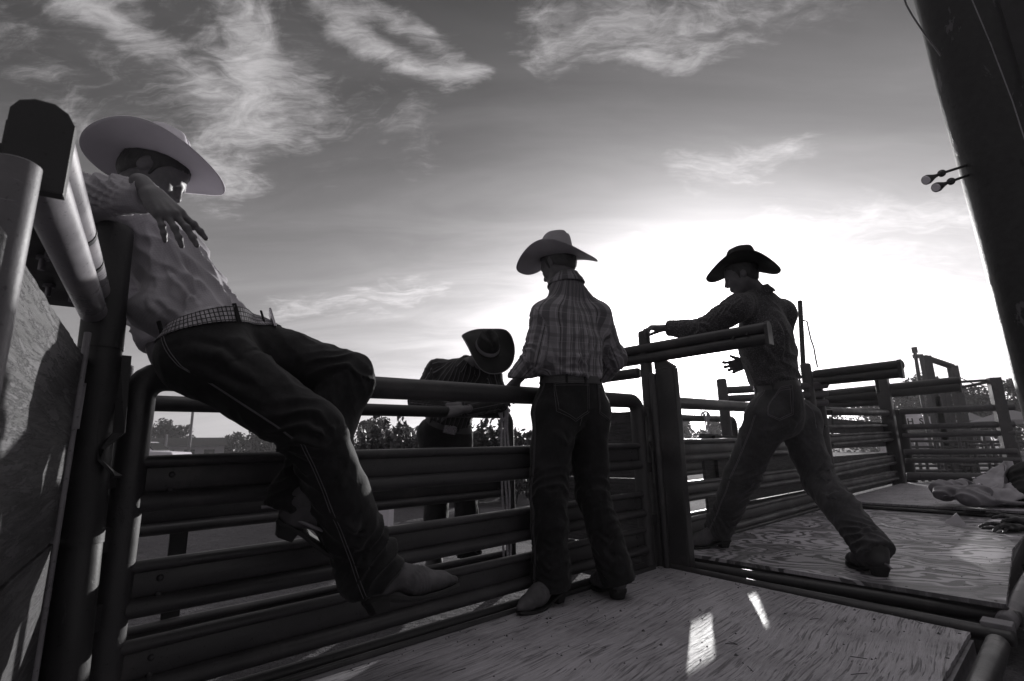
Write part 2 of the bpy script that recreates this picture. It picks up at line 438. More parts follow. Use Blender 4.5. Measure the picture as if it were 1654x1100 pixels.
# platform ----------------------------------------------------------------------------------------
def sheet(name, corners, th, mat, label, xdir, bev=.003):
    """plywood sheet with slightly ragged edges; local x runs along the grain"""
    cs = [np.asarray(c_, float) for c_ in corners]; ctr = sum(cs) / 4
    ang = math.atan2(xdir[1], xdir[0])
    ca, sa = math.cos(-ang), math.sin(-ang)
    poly = []
    r = random.Random(len(label))
    for i in range(4):
        a, c_ = cs[i], cs[(i + 1) % 4]; L = np.linalg.norm(c_ - a); k = max(int(L / .03), 2); nn = unit(np.cross(c_ - a, Z))
        for j in range(k):
            w = 0 if j == 0 else r.uniform(-.0018, .0018)
            poly.append(a + (c_ - a) * j / k + nn * w)
    loc = [np.array([(p - ctr)[0] * ca - (p - ctr)[1] * sa, (p - ctr)[0] * sa + (p - ctr)[1] * ca, 0]) for p in poly]
    mb = MB().prism(loc, (0, 0, -th))
    o = mb.build(name, mat, smooth=False)
    lc = [np.array([(p - ctr)[0] * ca - (p - ctr)[1] * sa, (p - ctr)[0] * sa + (p - ctr)[1] * ca, 0]) for p in cs]
    cen = sum(lc) / 4
    for i in range(4):
        a, c_ = lc[i] + unit(cen - lc[i]) * .05, lc[(i + 1) % 4] + unit(cen - lc[(i + 1) % 4]) * .05
        k = max(int(np.linalg.norm(c_ - a) / .3), 2)
        for j in range(k):
            q = a + (c_ - a) * (j + .0) / k + np.array([r.uniform(-.008, .008), r.uniform(-.008, .008), 0])
            MB().tube([q - Z * .004, q + Z * .0012], .0055, 8).build('screw', M['bolt_dark'], o, smooth=False)
    o.location = tuple(ctr); o.rotation_euler = (0, 0, ang)
    return tag(o, label, 'plywood sheet', 'plywood sheets of the platform')
dk1 = [onz(1054, 915), onz(1567, 1020), onz(1515, 1120), onz(1400, 1330)]
far1 = onz(1060, 913)
p_edge = gp(480, 1098); p_edge[2] = 0
s0, n0 = sn(onz(1567, 1022)); s1, n1 = sn(onz(1535, 1100))
# near sheet
sheet('plywood_sheet', [W(-3.0, -.045, 0), W(-.02, -.035, 0), onz(1567, 1021), W(-3.3, -1.50, 0)], .016, M['ply_old'],
      'weathered cracked grey plywood sheet under the boots of the man in the plaid shirt', D * 1.0 + N * .06)
Z2 = .06
c2 = [onz(1120, 888, Z2), onz(1626, 976, Z2), onz(1700, 880, Z2), onz(1172, 852, Z2)]
q_l = onz(1150, 860, Z2); 
seamL = W(1.55, -.03, Z2); seamR = W(1.42, -1.52, Z2)
A2, B2 = W(.17, -.03, Z2), onz(1625, 976, Z2)
sheet('plywood_sheet', [A2, W(1.50, -.03, Z2), W(1.55, -1.55, Z2), B2], .02, M['ply_ring'],
      'plywood sheet with bold ring grain under the spread boots of the striding man', D * .35 - N * 1.0)
sheet('plywood_sheet', [W(1.503, -.03, Z2), W(3.42, -.03, Z2), W(3.24, -1.6, Z2), W(1.553, -1.55, Z2)], .02, M['ply_ring'],
      'ring grained plywood sheet carrying the dark glove and the folded paper', D * .3 - N * 1.0)
Z3 = .115
sheet('plywood_sheet', [W(3.55, -.03, Z3), W(7.1, -.03, Z3), W(6.7, -2.4, Z3), W(3.37, -1.9, Z3)], .02, M['ply_old'],
      'pale plywood sheet at the far end under the leather heap', D * .9 - N * .3)
# grit, clods and bits of straw trodden over the boards
gr_ = np.random.RandomState(4); gm_ = MB()
for zone, (sa, sb, na, nb, zz_, cnt) in enumerate(((-3.0, -.05, -1.45, -.06, 0, 420), (.2, 3.3, -1.5, -.06, Z2, 300), (3.6, 6.5, -1.7, -.06, Z3, 120))):
    for i in range(cnt):
        q = W(gr_.uniform(sa, sb), na + (nb - na) * (1 - gr_.uniform(0, 1) ** 1.8 if i % 2 else gr_.uniform(0, 1)), zz_)
        if i % 19 == 0:
            d_ = unit(np.array([gr_.randn(), gr_.randn(), 0])); gm_.tube([q + Z * .0016, q + d_ * gr_.uniform(.01, .03) + Z * .0022, q + d_ * gr_.uniform(.03, .06) + Z * .0016], .0011, 4)
        else:
            e_ = gr_.uniform(.0016, .0048) * (1.8 if i % 23 == 0 else 1); V_ = [q + np.array([gr_.uniform(.6, 1.2) * e_ * math.cos(t), gr_.uniform(.6, 1.2) * e_ * math.sin(t), 0]) for t in np.linspace(0, 5.2, 6)]
            gm_.add(V_ + [q + Z * e_ * .9], [[j, (j + 1) % 6, 6] for j in range(6)])
go_ = gm_.build('deck_grit', M['dirt_clod'], smooth=False); go_['kind'] = 'stuff'
# platform frames: timber and pipe under each bay
e0, e1 = W(.0, -.0, 0), onz(1602, 1018)
pr = unit(e1 - e0)
fr = empty('pipe_framework', W(.05, -.8, GZ), 'steel pipe frame of two parallel pipes between the weathered and the ring grained plywood', 'framework')
MB().pipe(W(.02, -.02, -.012) + D * .0, onz(1640, 1027) - Z * .012, .030).build('pipe', M['steel'], fr)
MB().pipe(W(.115, .0, -.004), onz(1652, 1003) + D * .02, .032).build('pipe', M['steel'], fr)
MB().box((A2 + B2) / 2 - Z * .055 + D * .03, [unit(B2 - A2), np.cross(Z, unit(B2 - A2)), Z], (.80, .012, .036)).build('joist', M['black_wood'], fr, smooth=False)
MB().pipe(W(3.47, -.0, Z2 + .012), W(3.30, -1.75, Z2 + .012), .022).build('pipe', M['steel'], fr)
MB().box(W(3.53, -.95, Z3 - .05), [unit(W(3.35, -1.8, 0) - W(3.53, 0, 0)), unit(np.cross(Z, W(3.35, -1.8, 0) - W(3.53, 0, 0))), Z], (.97, .012, .028)).build('joist', M['black_wood'], fr, smooth=False)
for (s, n) in ((.1, -.05), (.05, -1.5), (-1.5, -.1), (-1.5, -1.5), (3.5, -.1), (3.4, -1.7), (6.8, -.1), (1.7, -1.6)):
    MB().pipe(W(s, n, GZ), W(s, n, -.04), .035).build('leg', M['steel_dark'], fr)
for (s, n, s2, n2) in ((-3, -.10, 0, -.10), (-3, -1.45, -.3, -1.45), (.2, -.08, 3.4, -.08), (.2, -1.55, 3.3, -1.55), (3.55, -.08, 6.9, -.08), (3.45, -1.6, 6.6, -1.9)):
    zz_ = -.065 if s < .1 else (.0 if s < 3 else .05)
    MB().box((W(s, n, zz_) + W(s2, n2, zz_)) / 2, [unit(W(s2, n2, 0) - W(s, n, 0)), unit(np.cross(Z, W(s2, n2, 0) - W(s, n, 0))), Z], (np.linalg.norm(W(s2, n2, 0) - W(s, n, 0)) / 2, .02, .045)).build('bearer', M['black_wood'], fr, smooth=False)
# edge board and pipe on the right of the near sheet, timber block on the corner
eb = empty('platform_edge', onz(1585, 1060, -.05), 'thick pipe and dark board along the outer platform edge below the square block', 'platform edge')
ea, ec = onz(1572, 1026, -.02), onz(1535, 1130, -.02)
pa_, pc_ = onz(1612, 1040, -.02), onz(1500, 1330, -.02)
MB().pipe(pa_, pc_, .036).build('pipe', M['steel'], eb)
bd = unit(pc_ - pa_); sd_ = np.cross(Z, bd)
MB().box(pa_ + bd * .75 - sd_ * .085 - Z * .03, [bd, sd_, Z], (.74, .018, .03)).build('board', M['timber'], eb, smooth=False)
bk = onz(1610, 1004, .03)
tag(MB().box(bk - Z * .02, [unit(onz(1640, 1008, .03) - onz(1596, 1000, .03)), unit(onz(1608, 996, .03) - onz(1598, 1014, .03)), Z], (.047, .042, .022)).build('timber_block', M['timber'], smooth=False, bevel=.004),
    'small square sawn timber block on the platform corner', 'timber block')
rp = empty('platform_edge', onz(1640, 980, 0), 'pale pipe along the outer edge of the ring grained plywood', 'platform edge')
MB().pipe(onz(1625, 1006, .0), W(3.3, -1.72, 0.0), .036).build('pipe', M['steel_mid'], rp)

# gates -------------------------------------------------------------------------------------------
def guard_profile(h, dpt=.034):
    """open channel with a round bulge along each edge: (towards the platform, height)"""
    r, q = h * .115, h * .17; pts = []
    for i in range(9): pts.append((dpt * .8 * math.sin(math.pi * i / 8), h / 2 - r + r * math.cos(math.pi * i / 8)))
    pts += [(.004, h * .14), (.006, -h * .10)]
    for i in range(9): pts.append((dpt * math.sin(math.pi * i / 8), -h / 2 + q + q * math.cos(math.pi * i / 8)))
    return pts
def guard_rail(a, c, h, mat, parent, flip=1, name='guard_rail'):
    pr_ = guard_profile(h)
    pr_ = [(x * flip, y) for x, y in pr_]
    th = .004
    inner = [(x - th * flip, y * (1 - .02)) for x, y in pr_[::-1]]
    mb = MB(); L = np.linalg.norm(np.asarray(c) - a); k = max(int(L / .25), 2)
    r = random.Random(int(L * 1000) + int(h * 999))
    pts = [np.asarray(a) + (np.asarray(c) - a) * i / k + Z * r.uniform(-.002, .002) + N * r.uniform(-.002, .002) for i in range(k + 1)]
    # ends pressed flat towards the posts
    prof = pr_ + inner
    mb.sweep(pts, prof, caps=True)
    return mb.build(name, mat, parent)
def elbow(c, d1, d2, rad):
    """quarter bend from c - d1*rad to c + d2*rad"""
    return [c - d1 * rad + (d1 * math.sin(t) + d2 * (1 - math.cos(t))) * rad for t in np.linspace(0, math.pi / 2, 7)]
def gate(label, s0, s1, zt0, zt1, n, group, mat, panels, r=.043, post_r=.047, flip=1, zb=.0, stiles=(), name='chute_gate', posts=(True, True), zposts=None):
    g = empty(name, W((s0 + s1) / 2, n, zb), label, 'gate', group)
    a, c = W(s0, n, zt0), W(s1, n, zt1)
    bend = .07
    MB().tube([W(s0, n, zb - .02), W(s0, n, zt0 - bend - .001)] + elbow(W(s0, n, zt0), Z, D, bend) + elbow(W(s1, n, zt1), D, -Z, bend) + [W(s1, n, zt1 - bend - .001), W(s1, n, zb - .02)], r, 20, up=N).build('frame', mat, g)
    for i, (z, h) in enumerate(panels):
        guard_rail(W(s0 + r * .7, n - .004 * flip, z + (zt0 - .98) * .2 - (.016 if s0 < -2 else 0)), W(s1 - r * .7, n - .004 * flip, z + (zt1 - 1.0) * .3), h, M['rail'], g, flip)
    for (z, h) in panels:
        for ss, zt_ in ((s0 + .11, zt0), (s1 - .11, zt1)):
            for dzz in (-.02, .025):
                q = W(ss, n - .006 * flip, z + (zt_ - .99) * .25 + dzz - (.016 if s0 < -2 and ss < -1 else 0))
                MB().ball(q, .010, 10, 6, (1, 1, 1)).build('rail_bolt', M['bolt_dark'], g)
    for s in stiles:
        MB().box(W(s, n + .02, (zt0 + zb) / 2 - .14), [D, N, Z], (.035, .006, (zt0 - zb) / 2 - .16)).build('stile', mat, g, smooth=False)
    return g
PAN = [(.665, .165), (.368, .158), (.155, .165)]
g1 = gate('nearest guard rail gate, the pale-hatted man sitting on its top pipe', -2.775, -.09, .972, 1.022, 0, 'guard rail gates along the platform', M['steel'], PAN, r=.046)
MB().pipe(W(-2.72, .0, .012), W(-.10, .0, .012), .022).build('bottom_pipe', M['steel'], g1)
tag(MB().pipe(W(-2.9, -.055, .004), W(-.10, -.05, .004), .014).build('edge_pipe', M['steel'], None), 'thin pipe along the platform edge at the foot of the nearest gate', 'pipe')
# rear fence of the first chute
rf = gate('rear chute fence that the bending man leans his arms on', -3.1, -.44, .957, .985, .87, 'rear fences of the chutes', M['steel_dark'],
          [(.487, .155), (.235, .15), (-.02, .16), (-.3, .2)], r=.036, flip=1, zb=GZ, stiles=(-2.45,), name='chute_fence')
# posts, left ------------------------------------------------------------------------------------
lp = empty('gate_post', at(160, 1000, 1.45), 'thick dark post at the far left that the leaning man hooks his arm over', 'post')
LT, LB = at(185, 366, 1.47), at(114, 1000, 1.43)
ld_ = unit(LT - LB)
def lpz(z): return LB + ld_ * ((z - LB[2]) / ld_[2])
MB().tube([lpz(GZ), LT - ld_ * .03, LT - ld_ * .008, LT], .051, 24, scale=[1, 1, .96, .8]).build('post', M['steel_dark'], lp)
for z0, z1, w in ((1.03, 1.13, .0535), (.50, .62, .0535)):
    MB().tube([lpz(z0), lpz(z1)], w, 24).build('collar', M['steel_dark'], lp)
gp0 = W(-2.775, 0, 0)
for z in (.885, .66, .50, .30):
    q_ = lpz(z); m_ = (gp0 * [1, 1, 0] + q_ * [1, 1, 0]) / 2; m_[2] = z
    dv = (gp0 - q_) * [1, 1, 0]
    MB().box(m_, [unit(dv), np.cross(Z, unit(dv)), Z], (np.linalg.norm(dv) / 2, .012, .022 if z > .6 else .034)).build('hinge_plate', M['steel_dark'], lp, smooth=False, bevel=.003)
hx = at(183, 600, 1.47)
MB().sweep([at(203, 575, 1.5), at(192, 700, 1.45), at(163, 725, 1.42), at(160, 742, 1.42), at(182, 763, 1.44), at(190, 770, 1.44)], [(.014, .004), (-.014, .004), (-.014, -.004), (.014, -.004)]).build('latch_bar', M['steel_dark'], lp, smooth=False)
cp = empty('conduit_pipe', at(97, 825, 1.36), 'thin vertical conduit pipe beside the peeling wooden panel', 'pipe')
q = at(97, 825, 1.36); MB().pipe(np.array([q[0], q[1], GZ]), np.array([q[0], q[1], 1.06]), .0085).build('tube', M['galv'], cp)
MB().tube([np.array([q[0], q[1], .80]), np.array([q[0], q[1], .92])], .0135).build('coupling', M['galv'], cp)
q = at(183, 760, 1.66)
tag(MB().pipe(np.array([q[0], q[1], GZ]), np.array([q[0], q[1], 1.02]), .017).build('vertical_pipe', M['galv']), 'pale vertical pipe seen in the slot between the dark post and the nearest gate', 'pipe')
# beam of the left divider ------------------------------------------------------------------------
LD = np.array([-math.sin(math.radians(34.8)), math.cos(math.radians(34.8)), 0]); LS = np.array([LD[1], -LD[0], 0])   # LS points to the right of it
pcap = at(64, 238, .66)
def Lp(t, z, o=0): return np.array([pcap[0], pcap[1], 0]) + LD * t + LS * o + Z * z
zc = pcap[2]
bl = empty('divider_beam', Lp(.5, zc), 'nearest divider beam of two pale pipes with a dark end cap, at the upper left edge', 'beam', 'divider beams over the chutes')
MB().pipe(Lp(-.0, zc + .031, .0), Lp(1.95, zc + .045, .0), .032, 24).build('pipe', M['galv'], bl)
MB().pipe(Lp(-.0, zc - .033, .0), Lp(1.95, zc - .02, .0), .033, 24).build('pipe', M['galv'], bl)
capo = [(x, y) for x, y in [(-.036, -.07), (.036, -.07), (.036, .04), (.026, .058), (.01, .068), (-.012, .068), (-.028, .06), (-.036, .045)]]
MB().prism([Lp(-.012, zc + y, x) for x, y in capo], LD * .022).build('end_cap', M['steel_dark'], bl, smooth=False, bevel=.003)
for t in (.42, .62): MB().tube([Lp(t, zc + .033), Lp(t + .02, zc + .033)], .0335, 24).build('ring', M['steel_dark'], bl)
ch = empty('steel_channel', Lp(.5, zc - .12, -.05), 'dark bolted steel channel below the nearest pale beam', 'beam')
chp = [(-.055, 0), (.055, 0), (.055, .045), (.048, .045), (.048, .007), (-.048, .007), (-.048, .045), (-.055, .045)]
MB().sweep([Lp(.03, zc + .000, -.094), Lp(1.05, zc + .010, -.094)], chp).build('channel', M['steel_dark'], ch, smooth=False)
for t, o_ in ((.14, -.06), (.34, -.09), (.55, -.06), (.80, -.08)):
    c_ = Lp(t, zc + .001 + .010 * t, o_ - .005)
    MB().tube([c_, c_ - Z * .010], .013, 6).build('bolt', M['bolt'], ch, smooth=False)
    MB().tube([c_ - Z * .010, c_ - Z * .034], .0065, 10).build('bolt', M['bolt'], ch)
for t in (.22, .50, .9):
    c_ = Lp(t, zc - .012 + .01 * t, -.047); c_[2] += 0
    MB().tube([c_ + Z * .008, c_ - Z * .006], .009, 6, up=LD).build('bolt', M['bolt'], ch, smooth=False)
q = at(10, 350, .615)
tag(MB().tube([np.array([q[0], q[1], GZ]), np.array([q[0], q[1], at(10, 264, .615)[2] - .002]), np.array([q[0], q[1], at(10, 264, .615)[2]])], .026, 24, scale=[1, 1, .9]).build('upright_pipe', M['steel_mid']), 'cut off galvanised upright pipe at the left edge of the view', 'pipe')
# peeling wooden panel: planks in the plane of the beam
wpn = empty('wooden_panel', Lp(.5, .5, -.02), 'peeling painted plank panel under the nearest pale beam', 'panel')
ztop = 1.0
zs = [ztop, .52, .02, -.2]
for i in range(len(zs) - 1):
    mb = MB(); a_, b_ = zs[i] - .003, zs[i + 1] + .003
    poly = []; r = random.Random(i)
    for j in range(41): poly.append(Lp(-.25 + 1.28 * j / 40, a_ - abs(r.gauss(0, .0018)), .0))
    for j in range(41): poly.append(Lp(1.03 - 1.28 * j / 40, b_ + abs(r.gauss(0, .0018)), .0))
    mb.prism(poly, -LS * .03); mb.build('plank', M['plank'], wpn, smooth=False)
for t in (-.1, .98): MB().box(Lp(t, .42, -.052), [LD, LS, Z], (.04, .02, .6)).build('upright_board', M['black_wood'], wpn, smooth=False)
# centre posts and divider 2 ----------------------------------------------------------------------
cpst = empty('gate_post', W(0, -.03, 0), 'tall pair of dark posts in the middle that the striding man rests his hand on', 'post')
MB().tube([W(.02, -.025, GZ), W(.02, -.025, 1.485), W(.02, -.025, 1.502), W(.02, -.025, 1.508)], .040, 22, scale=[1, 1, .95, .7]).build('post', M['steel'], cpst)
bpoly = [W(.045, -.062, z) for z in ()]
MB().box(W(.05, -.155, .245), [D, N, Z], (.035, .068, .99)).build('post', M['steel'], cpst, smooth=False, bevel=.01)
MB().prism([W(.02, -.085, 1.235), W(.02, -.223, 1.235), W(.02, -.223, 1.243), W(.02, -.16, 1.29), W(.02, -.085, 1.30)], D * .05).build('top_plate', M['steel'], cpst, smooth=False)
MB().pipe(W(-.03, -.095, GZ), W(-.03, -.095, 1.2), .022).build('slide_pipe', M['steel'], cpst)
for z in (.955, .60, .28): MB().box(W(-.045, -.012, z), [D, N, Z], (.035, .03, .03)).build('hinge_plate', M['steel'], cpst, smooth=False, bevel=.003)
MB().sweep([W(-.06, -.055, .96), W(-.055, -.06, .80), W(-.09, -.07, .76), W(-.05, -.06, .72), W(-.05, -.06, .5)], [(.010, .004), (-.010, .004), (-.010, -.004), (.010, -.004)]).build('latch_bar', M['steel'], cpst, smooth=False)
b2 = empty('divider_beam', W(0, -.4, 1.36), 'beam of two stacked pipes with an end plate across the back of the striding man', 'beam', 'divider beams over the chutes')
e_hi, e_lo = bp(1243, 528.5), bp(1243, 546)
MB().pipe(W(0, .62, 1.385), np.array([*e_hi[:2], e_hi[2]]), .034, 22).build('pipe', M['steel'], b2)
MB().pipe(W(0, .62, 1.312), np.array([*e_lo[:2], e_lo[2]]), .035, 22).build('pipe', M['steel'], b2)
MB().pipe(W(.0, .62, 1.225), W(.0, .02, 1.222), .036, 22).build('pipe', M['steel'], b2)
em = (e_hi + e_lo) / 2
MB().prism([em + Z * y + D * x - N * .004 for x, y in capo], N * .02).build('end_plate', M['steel'], b2, smooth=False, bevel=.003)
for (n_, z_) in ((-.74, 1.352), (-.66, 1.345)): MB().tube([W(-.03, n_, z_), W(-.045, n_, z_)], .008, 6, up=N).build('bolt', M['steel_dark'], b2, smooth=False)
wp2 = empty('wooden_panel', W(.03, .45, .5), 'dark plank panel filling the divider behind the middle post', 'panel')
for i in range(5):
    MB().box(W(.05, .46, .86 - i * .225), [D, N, Z], (.016, .36, .109)).build('plank', M['plank'], wp2, smooth=False)
MB().pipe(W(.02, .86, GZ), W(.02, .86, 1.42), .045).build('post', M['steel_dark'], wp2)
# second gate and its rear fence ------------------------------------------------------------------
PAN2 = [(.685, .165), (.402, .140), (.150, .165)]
g2 = gate('middle gate of guard rails behind the legs of the striding man', .29, 3.42, 1.035, 1.085, 0.0, 'guard rail gates along the platform', M['steel'], PAN2, r=.044, zb=.05)
MB().pipe(W(.33, .0, .065), W(3.38, .0, .07), .022).build('bottom_pipe', M['steel'], g2)
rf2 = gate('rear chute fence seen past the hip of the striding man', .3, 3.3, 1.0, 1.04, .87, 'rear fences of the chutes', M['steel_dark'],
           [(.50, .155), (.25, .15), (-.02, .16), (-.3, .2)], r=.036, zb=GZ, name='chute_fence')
def ladder(name, label, cat, posts, rails, mat, r=.036, pr_=.05, group=None):
    g = empty(name, posts[0][0], label, cat, group)
    for a, c_ in posts: MB().pipe(a, c_, pr_, 14).build('post', mat, g)
    for a, c_ in rails: MB().pipe(a, c_, r, 14).build('rail', mat, g)
    return g
# short pipe fence beyond the chute (behind the dangling hand)
Yq = 5.4
pt = at(1165, 612, Yq); 
ladder('pipe_fence', 'short dark post with three rails beyond the dangling hand', 'fence',
       [(np.array([pt[0], pt[1], GZ]), pt)], [(at(1166, 631, Yq), at(1335, 622, Yq + .4)), (at(1166, 645, Yq), at(1335, 636, Yq + .4)), (at(1166, 659, Yq), at(1335, 650, Yq + .4))], M['far_steel'], .04, .052)
# third divider -----------------------------------------------------------------------------------
P3 = gp(1311, 600); P3b = gp(1318, 700)
s3, _ = sn(gp(1325, 720)); s4, _ = sn(gp(1449, 720))
p3 = empty('gate_post', W(s3, 0, 0), 'dark double post with a thin tall rod behind the striding man', 'post')
MB().pipe(W(s3 - .12, .0, GZ), W(s3 - .12, .0, gp(1310, 590)[2]), .055).build('post', M['steel'], p3)
MB().pipe(W(s3 + .12, -.02, GZ), W(s3 + .12, -.02, gp(1322, 596)[2] - .05), .055).build('post', M['steel'], p3)
MB().pipe(W(s3 - .16, .02, 1.45), gp(1292, 486), .026).build('rod', M['steel_dark'], p3)
rope_pts = [gp(1296, 516) + N * .04, gp(1299, 520), gp(1301, 530), gp(1305, 548), gp(1310, 562), gp(1313, 580), gp(1316, 594)]
tag(MB().tube([p_ + N * (-.03) for p_ in rope_pts], .009, 8).build('thin_rope', M['rope_dark']), 'thin dark rope hanging from the tall rod behind the striding man', 'rope')
loop = gp(1332, 690)
MB().tube([gp(1331, 662, -.06), gp(1343, 662, -.06), gp(1345, 687, -.06), gp(1332, 689, -.06)], .012, 8).build('latch_loop', M['steel_dark'], p3)
b3 = empty('divider_beam', W(s3, -.4, 1.5), 'dark far beam of two pipes against the bright sky right of the striding man', 'beam', 'divider beams over the chutes')
def b3p(x, y, o=0): return at(x, y, W(s3, 0, 0)[1] - (x - 1320) / 138 * .9)
MB().pipe(b3p(1316, 605), b3p(1457, 589), .050).build('pipe', M['steel_dark'], b3)
MB().pipe(b3p(1316, 617), b3p(1457, 602), .048).build('pipe', M['steel_dark'], b3)
c_ = b3p(1458, 595)
MB().prism([c_ + Z * y * 1.32 + D * x * 1.4 for x, y in capo], N * .03).build('end_plate', M['steel_dark'], b3, smooth=False)
MB().pipe(b3p(1415, 610), b3p(1419, 634), .018).build('strut', M['steel_dark'], b3)
bkp = empty('wooden_panel', W(2.2, .1, .4), 'plank panel behind the right half of the middle gate', 'panel')
for i in range(4):
    sa = 1.44 if i < 2 else 1.1
    MB().box(W((sa + 3.37) / 2, .075, .165 + i * .185), [D, N, Z], ((3.37 - sa) / 2, .013, .089)).build('plank', M['plank'], bkp, smooth=False)
MB().box(W(1.08, .102, .42), [D, N, Z], (.145, .012, .40)).build('upright_board', M['plank'], bkp, smooth=False)  # added blocker board: shapes the sun patches on the deck
bk3 = empty('wooden_panel', W(5.2, .1, .4), 'plank panel behind the farthest gate', 'panel')
for i, (za, zb_, sa) in enumerate(((.11, .289, s3 + .25), (.296, .474, 3.95), (.481, .575, s3 + .25), (.666, .844, s3 + .25), (.851, 1.03, s3 + .25))):
    MB().box(W((sa + s4 - .2) / 2, .085, (za + zb_) / 2), [D, N, Z], ((s4 - .2 - sa) / 2, .013, (zb_ - za) / 2)).build('plank', M['plank'], bk3, smooth=False)
# third gate ---------------------------------------------------------------------------------------
s4, _ = sn(gp(1449, 720))
g3_ = empty('chute_gate', W((s3 + s4) / 2, 0, 0), 'farthest gate of guard rails between the rod post and the end fence', 'gate', 'guard rail gates along the platform')
sa_, sb_ = s3 + .2, s4 - .1
MB().pipe(gp(1336, 664), gp(1437, 667), .05).build('top_pipe', M['steel'], g3_)
MB().pipe(gp(1336, 690), gp(1432, 687), .02).build('thin_pipe', M['steel'], g3_)
for (ya, yb, yc, yd) in ((701, 722, 698, 710), (750, 772, 733, 750), (778, 800, 760, 775)):
    a, c_ = gp(1340, (ya + yb) / 2), gp(1447, (yc + yd) / 2); h = gp(1340, ya)[2] - gp(1340, yb)[2]
    guard_rail(a, c_, h, M['rail'], g3_)
p4 = empty('gate_post', W(s4, 0, 0), 'far square post at the corner of the platform', 'post')
MB().box((gp(1446, 780) + gp(1431, 616)) / 2 - Z * .3, [D, N, Z], (.085, .085, (gp(1431, 616)[2] + .5) / 2 + .1)).build('post', M['steel'], p4, smooth=False, bevel=.02)
MB().pipe(W(s4 + .22, -.05, GZ), W(s4 + .22, -.05, 1.25), .09).build('post', M['steel_dark'], p4)
# fourth divider beam
b4 = empty('divider_beam', W(s4, 0, 1.7), 'farthest beam of stacked pipes passing the far square post', 'beam', 'divider beams over the chutes')
Y4 = W(s4, 0, 0)[1]
def b4p(x, y): return at(x, y, Y4 - (x - 1440) / 110 * .5)
for (ya, yb) in ((643.5, 619), (652, 629)):
    MB().pipe(b4p(1318, ya - 5), b4p(1551, yb - 4), .068).build('pipe', M['steel_dark'], b4)
MB().pipe(b4p(1318, 657), b4p(1434, 648), .055).build('pipe', M['steel_dark'], b4)
c_ = b4p(1552, 621)
MB().prism([c_ + Z * y * 1.75 + D * x * 1.7 for x, y in capo], N * .03).build('end_plate', M['steel_dark'], b4, smooth=False)
# end fence ----------------------------------------------------------------------------------------
def ef(x, y): return at(x, y, 8.35 - (x - 1460) / 180 * .75)
ef_posts = [(ef(1630, 780) * [1, 1, 0] + Z * GZ, ef(1608, 611))]
a_ = ef(1612, 700); 
efn = empty('pipe_fence', ef(1540, 770), 'wide fence of horizontal pipes closing the platform at the far right', 'fence')
pq = ef(1622, 690)
MB().box(np.array([pq[0], pq[1], (GZ + ef(1608, 611)[2]) / 2]), [np.array([.93, -.36, 0]), np.array([.36, .93, 0]), Z], (.07, .06, (ef(1608, 611)[2] - GZ) / 2)).build('post', M['far_steel'], efn, smooth=False)
for (xa, ya, xb, yb, r_) in ((1452, 665, 1640, 657, .05), (1458, 690, 1640, 685, .045), (1458, 704, 1640, 699, .04), (1460, 730, 1644, 729, .045), (1462, 744, 1648, 743, .04), (1464, 769, 1600, 771, .06)):
    MB().pipe(ef(xa, ya), ef(xb, yb), r_, 14).build('rail', M['far_steel'], efn)
MB().pipe(ef(1550, 617), ef(1612, 613), .02, 10).build('rail', M['far_steel'], efn)
MB().pipe(ef(1552, 626), ef(1610, 614), .022, 10).build('rail', M['far_steel'], efn)
# pens beyond the end fence
pens = empty('stock_pens', at(1520, 760, 13), 'cluttered rails and tall posts of stock pens beyond the end fence', 'pens')
for (x, yt, yb, w) in ((1494, 575, 800, .10), (1538, 591, 800, .085), (1510, 640, 800, .08), (1526, 634, 800, .07)):
    tp = at(x, yt, 13); MB().box(np.array([tp[0], tp[1], (tp[2] + GZ) / 2]), [np.array([1, 0, 0]), np.array([0, 1, 0]), Z], (w, .08, (tp[2] - GZ) / 2)).build('post', M['far_steel'], pens, smooth=False)
MB().pipe(at(1493, 577, 13), at(1540, 593, 13), .075, 12).build('rail', M['far_steel'], pens)
for (xa, ya, xb, yb, r_) in ((1462, 712, 1650, 714, .035), (1470, 722, 1560, 722, .03), (1565, 719, 1650, 718, .03), (1465, 737, 1650, 737, .03), (1470, 752, 1540, 753, .03), (1550, 752, 1650, 752, .03), (1470, 763, 1545, 763, .03), (1540, 697, 1650, 699, .05), (1462, 760, 1650, 760, .03)):
    MB().pipe(at(xa, ya, 12.6), at(xb, yb, 12.9), r_, 10).build('rail', M['far_steel'], pens)
for i in range(14):
    x = 1466 + i * 13.5
    tp = at(x, 700 + (i % 3) * 14, 12.7); MB().pipe(np.array([tp[0], tp[1], GZ]), tp, .035, 8).build('upright', M['far_steel'], pens)
# big pole at the right -----------------------------------------------------------------------------
pm, B_, bs = new_mat('peeling_pole_paint', .55, 0, .4)
co = obco(B_)
peel = B_.noise(B_.mapping(co, scale=(1, 1, .4)), 7, 7, .68, .5); n1 = B_.noise(co, 30, 5, .65)
c = B_.ramp(n1, [(.3, .018), (.7, .032)]); c = B_.mix(B_.rng(peel, .62, .645), c, (.10, .10, .10, 1))
c = B_.mix(B_.rng(peel, .36, .33), c, (.006, .006, .006, 1))
B_.nt.links.new(tintc(B_, c), bs.inputs['Base Color']); bump(B_, bs, B_.m('ADD', B_.m('MULTIPLY', B_.rng(peel, .62, .645), .8), B_.m('MULTIPLY', n1, .5)), .8, .006)
YP = 2.3
RP = .155
def pole_c(y, x): 
    return at(x, y, YP)
pt_, pb_ = at(1495, -160, YP), at(1722, 640, YP + .02)
pd = unit(pt_ - pb_)
kp = (GZ - pb_[2]) / pd[2]
po = empty('timber_pole', pb_ + pd * kp, 'massive dark pole with peeling paint at the right edge', 'pole')
r = random.Random(3)
npt, seg = 100, 48
V, Fc = [], []
dd, ss, uu = frame(pd, (0, 1, 0))
